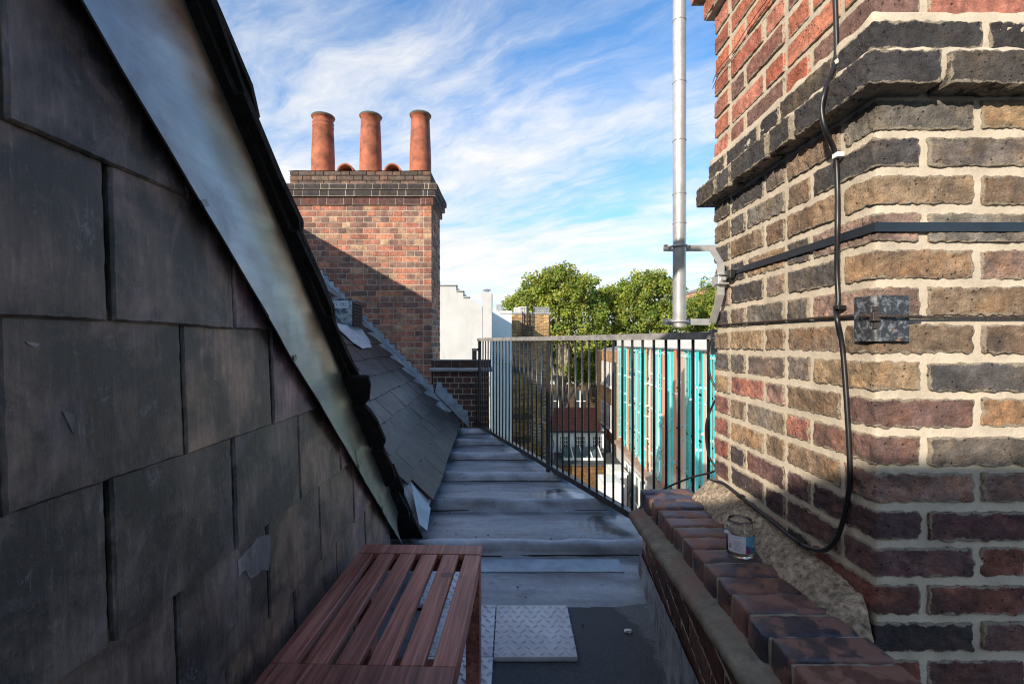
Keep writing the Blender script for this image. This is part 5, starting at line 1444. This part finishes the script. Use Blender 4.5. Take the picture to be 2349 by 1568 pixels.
mb = MB(); mb.prism([(fx(GY0) - .22, GY0, zb_ - .16), (fx(GY1) - .22, GY1, zb_ - .16), (fx(GY1) + .55, GY1, zb_ - .16), (fx(GY0) + .55, GY0, zb_ - .16)], (0, 0, .10)); mb.build('ledge', simple('terracotta_ledge', (0.42, 0.28, 0.22, 1), 0.7, 0, 0.2, 2), gb)
mb = MB(); mb.prism([(fx(GY0) - .04, GY0, GZ), (fx(GY1) - .04, GY1, GZ), (fx(GY1) + .54, GY1, GZ), (fx(GY0) + .54, GY0, GZ)], (0, 0, zb_ - .165 - GZ)); mb.build('base_wall', MAT['white_wall'], gb)
for yw in (13.0, 15.4, 17.8, 20.2, 22.4):
    mb = MB(); mb.prism([(fx(yw) - .07, yw, -8.9), (fx(yw + 1.6) - .07, yw + 1.6, -8.9), (fx(yw + 1.6) - .05, yw + 1.6, -8.9), (fx(yw) - .05, yw, -8.9)], (0, 0, 2.9)); wn = mb.build('window', glassdark('pale_window', (0.30, 0.38, 0.38, 1)), gb)
    mb = MB()
    for k in (0, .76, 1.53): mb.prism([(fx(yw) - .12, yw + k, -8.95), (fx(yw) - .12, yw + k + .1, -8.95), (fx(yw) - .072, yw + k + .1, -8.95), (fx(yw) - .072, yw + k, -8.95)], (0, 0, 3.0))
    for zq in (-8.95, -7.4, -6.05): mb.prism([(fx(yw) - .125, yw, zq), (fx(yw) - .125, yw + 1.63, zq), (fx(yw) - .07, yw + 1.63, zq), (fx(yw) - .07, yw, zq)], (0, 0, .1))
    mb.build('frame', MAT['white_paint'], wn)

# dim building under the trees
fb = empty('brick_house', (2.8, 46, GZ), 'shaded brown brick house glimpsed under the tree crowns behind the red roof', 'house')
mb = MB(); mb.box((-3, 44, GZ), (10, 50, -1.2)); mb.build('wall', mat_wallbrick('dim_brick', S(96, 78, 60), S(70, 56, 46), S(80, 72, 62)), fb)
mb = MB(); mb.box((-3.05, 43.9, -3.9), (10.05, 43.998, -3.6)); mb.build('band_course', MAT['white_wall'], fb)
for k in range(6):
    mb = MB(); x_ = -2.2 + k * 2.0; mb.box((x_, 43.97, -6.4), (x_ + 1.0, 43.996, -4.5)); wn = mb.build('window', MAT['window'], fb)
    mb = MB(); mb.box((x_ + .46, 43.94, -6.4), (x_ + .54, 43.968, -4.5)); mb.box((x_, 43.935, -5.5), (x_ + 1, 43.939, -5.42)); mb.build('frame', MAT['white_paint'], wn)
pk = empty('pink_house', (19, 46, GZ), 'pale pink brick house end showing just behind the pole bracket', 'house')
mb = MB(); mb.box((P(1629, 0, 45)[0], 45, GZ), (P(1629, 0, 45)[0] + 6, 52, P(0, 660, 45)[2])); mb.build('wall', mat_wallbrick('pink_brick', S(206, 160, 134), S(188, 140, 114), S(190, 160, 140)), pk)
mb = MB(); mb.box((P(1629, 0, 45)[0] - .1, 44.9, P(0, 660, 45)[2] + .002), (P(1629, 0, 45)[0] + 6.1, 52.1, P(0, 660, 45)[2] + .25)); mb.build('coping', MAT['grey_metal'], pk)

# ------------------------------------------------------------------ plane trees
leafm = mat_leaf('plane_leaf')
def tree(cx, cy, blobs, label, seed, n_per=1.0, leaf=0.20):
    rs = np.random.RandomState(seed)
    t = empty('plane_tree', (cx, cy, GZ), label, 'tree', 'plane trees behind the yard')
    mb = MB()
    top = max(b[2] for b in blobs)
    tr = fillet([(cx, cy, GZ), (cx + .2, cy, GZ + 2.5), (cx - .1, cy + .1, GZ + 5), (cx + .15, cy, GZ + 8), (cx, cy, top - 1.0)], 5)
    mb.tube(tr, .3, 10, rr=np.linspace(.36, .06, len(tr)))
    for b in blobs:
        z0 = GZ + rs.uniform(3.5, 7.5); z0 = min(z0, b[2] - .8)
        k = int(np.argmin(abs(tr[:, 2] - z0))); a = tr[k]; e = np.array(b[:3])
        mid = (a + e) / 2 + np.array([rs.uniform(-.4, .4), rs.uniform(-.4, .4), .5])
        pf = fillet([a, mid, e], 6); mb.tube(pf, .1, 7, rr=np.linspace(.13, .03, len(pf)))
    m_, t_ = newmat('mottled_bark'); n_ = t_.noise(t_.pos, 4, 5, 0.6)
    setb(t_, col=t_.ramp(n_, [(0.4, (0.10, 0.085, 0.06, 1)), (0.55, (0.26, 0.23, 0.17, 1))]), rough=0.9)
    mb.build('trunk', m_, t, smooth=True)
    Vs = []; Cs = []
    for (bx, by, bz, br) in blobs:
        ncl = int(28 * br ** 1.6 * n_per)
        for _ in range(ncl):
            d = rs.normal(size=3); d /= np.linalg.norm(d); rad = br * rs.uniform(.35, 1.16) ** .7
            cc = np.array([bx, by, bz]) + d * rad * np.array([1, 1, .85])
            cr = rs.uniform(.20, .62); m = int(130 * cr * rs.uniform(.7, 1.1))
            hue = rs.uniform(0, 1); br_ = rs.uniform(.7, 1.25)
            base = np.array([.125, .21, .038]) * (1 - hue) + np.array([.34, .36, .07]) * hue
            p = rs.normal(size=(m, 3)); p = cc + p / np.linalg.norm(p, axis=1)[:, None] * cr * rs.uniform(.2, 1, (m, 1)) ** .5
            nrm = rs.normal(size=(m, 3)) + np.array([0, -.2, .9]); nrm /= np.linalg.norm(nrm, axis=1)[:, None]
            ta = np.cross(nrm, rs.normal(size=(m, 3))); ta /= np.linalg.norm(ta, axis=1)[:, None]; tb_ = np.cross(nrm, ta)
            s = leaf * rs.uniform(.6, 1.15, (m, 1))
            q = np.stack([p - ta * s * .55, p + tb_ * s * .42 - nrm * s * .12, p + ta * s * .6, p - tb_ * s * .42 - nrm * s * .12], 1).reshape(-1, 3)
            cl_ = base * br_ * rs.uniform(.75, 1.25, (m, 1))
            yel = rs.rand(m) < .07; cl_[yel] = np.array([.30, .24, .05])
            Vs.append(q); Cs.append(np.repeat(cl_, 4, 0))
    V = np.concatenate(Vs); n = len(V) // 4
    mb = MB(); mb.add(V, [(4 * i, 4 * i + 1, 4 * i + 2, 4 * i + 3) for i in range(n)], np.concatenate(Cs))
    mb.build('crown', leafm, t)
def blobs(lst, Y): 
    out = []
    for (x, y, r, dy) in lst:
        q = P(x, y, Y + dy); out.append((q[0], q[1], q[2], r))
    return out
tree(P(1292, 0, 36)[0], 36, blobs([(1205, 705, 1.3, 0), (1182, 700, .8, .5), (1235, 672, 1.4, 0), (1228, 648, .8, 0), (1285, 662, 1.7, -.5), (1290, 636, .9, -.5), (1268, 640, .8, 0), (1330, 672, 1.5, 0), (1320, 650, .9, .4), (1270, 725, 1.9, .4), (1340, 730, 1.8, 0), (1290, 780, 1.8, .8), (1350, 785, 1.6, .5), (1245, 770, 1.4, 1.0), (1335, 840, 1.5, .6), (1270, 835, 1.2, .8), (1365, 850, 1.0, 1.0)], 36), 'big plane tree directly above the red tiled roof, left of the pole', 3)
tree(P(1440, 0, 38)[0], 38, blobs([(1385, 700, 1.4, 1.5), (1395, 678, 1.0, 1), (1425, 690, 1.5, .5), (1450, 665, 1.3, 0), (1478, 645, .9, 0), (1505, 650, 1.1, 0), (1520, 680, 1.6, 0), (1455, 715, 1.7, -.5), (1400, 745, 1.7, 0), (1490, 740, 1.8, 0), (1545, 720, 1.5, .4), (1430, 790, 1.6, .3), (1385, 800, 1.3, .5), (1520, 770, 1.5, .3), (1550, 660, 1.0, .4)], 38), 'plane tree with two crown tops immediately left of the steel pole', 4)
tree(P(1640, 0, 46)[0], 44, blobs([(1600, 715, 1.4, 0), (1618, 690, 1.2, 0), (1650, 680, 1.8, 0), (1590, 740, 1.3, 0), (1640, 730, 1.9, .4), (1700, 700, 2.0, 0), (1610, 775, 1.5, .4)], 44), 'farther plane tree between the steel pole and the brick stack', 5)

# unseen wall placed behind the viewer, sized to cast shade on stack and walkway
mb = MB(); mb.box((-7.0, -2.9, GZ), (0.9, -2.45, 1.33)); rw = mb.build('wall', MAT['street_brick'], None); tag(rw, 'unseen brick wall placed behind the viewer to shade the stack and walkway', 'wall'); rw['kind'] = 'structure'
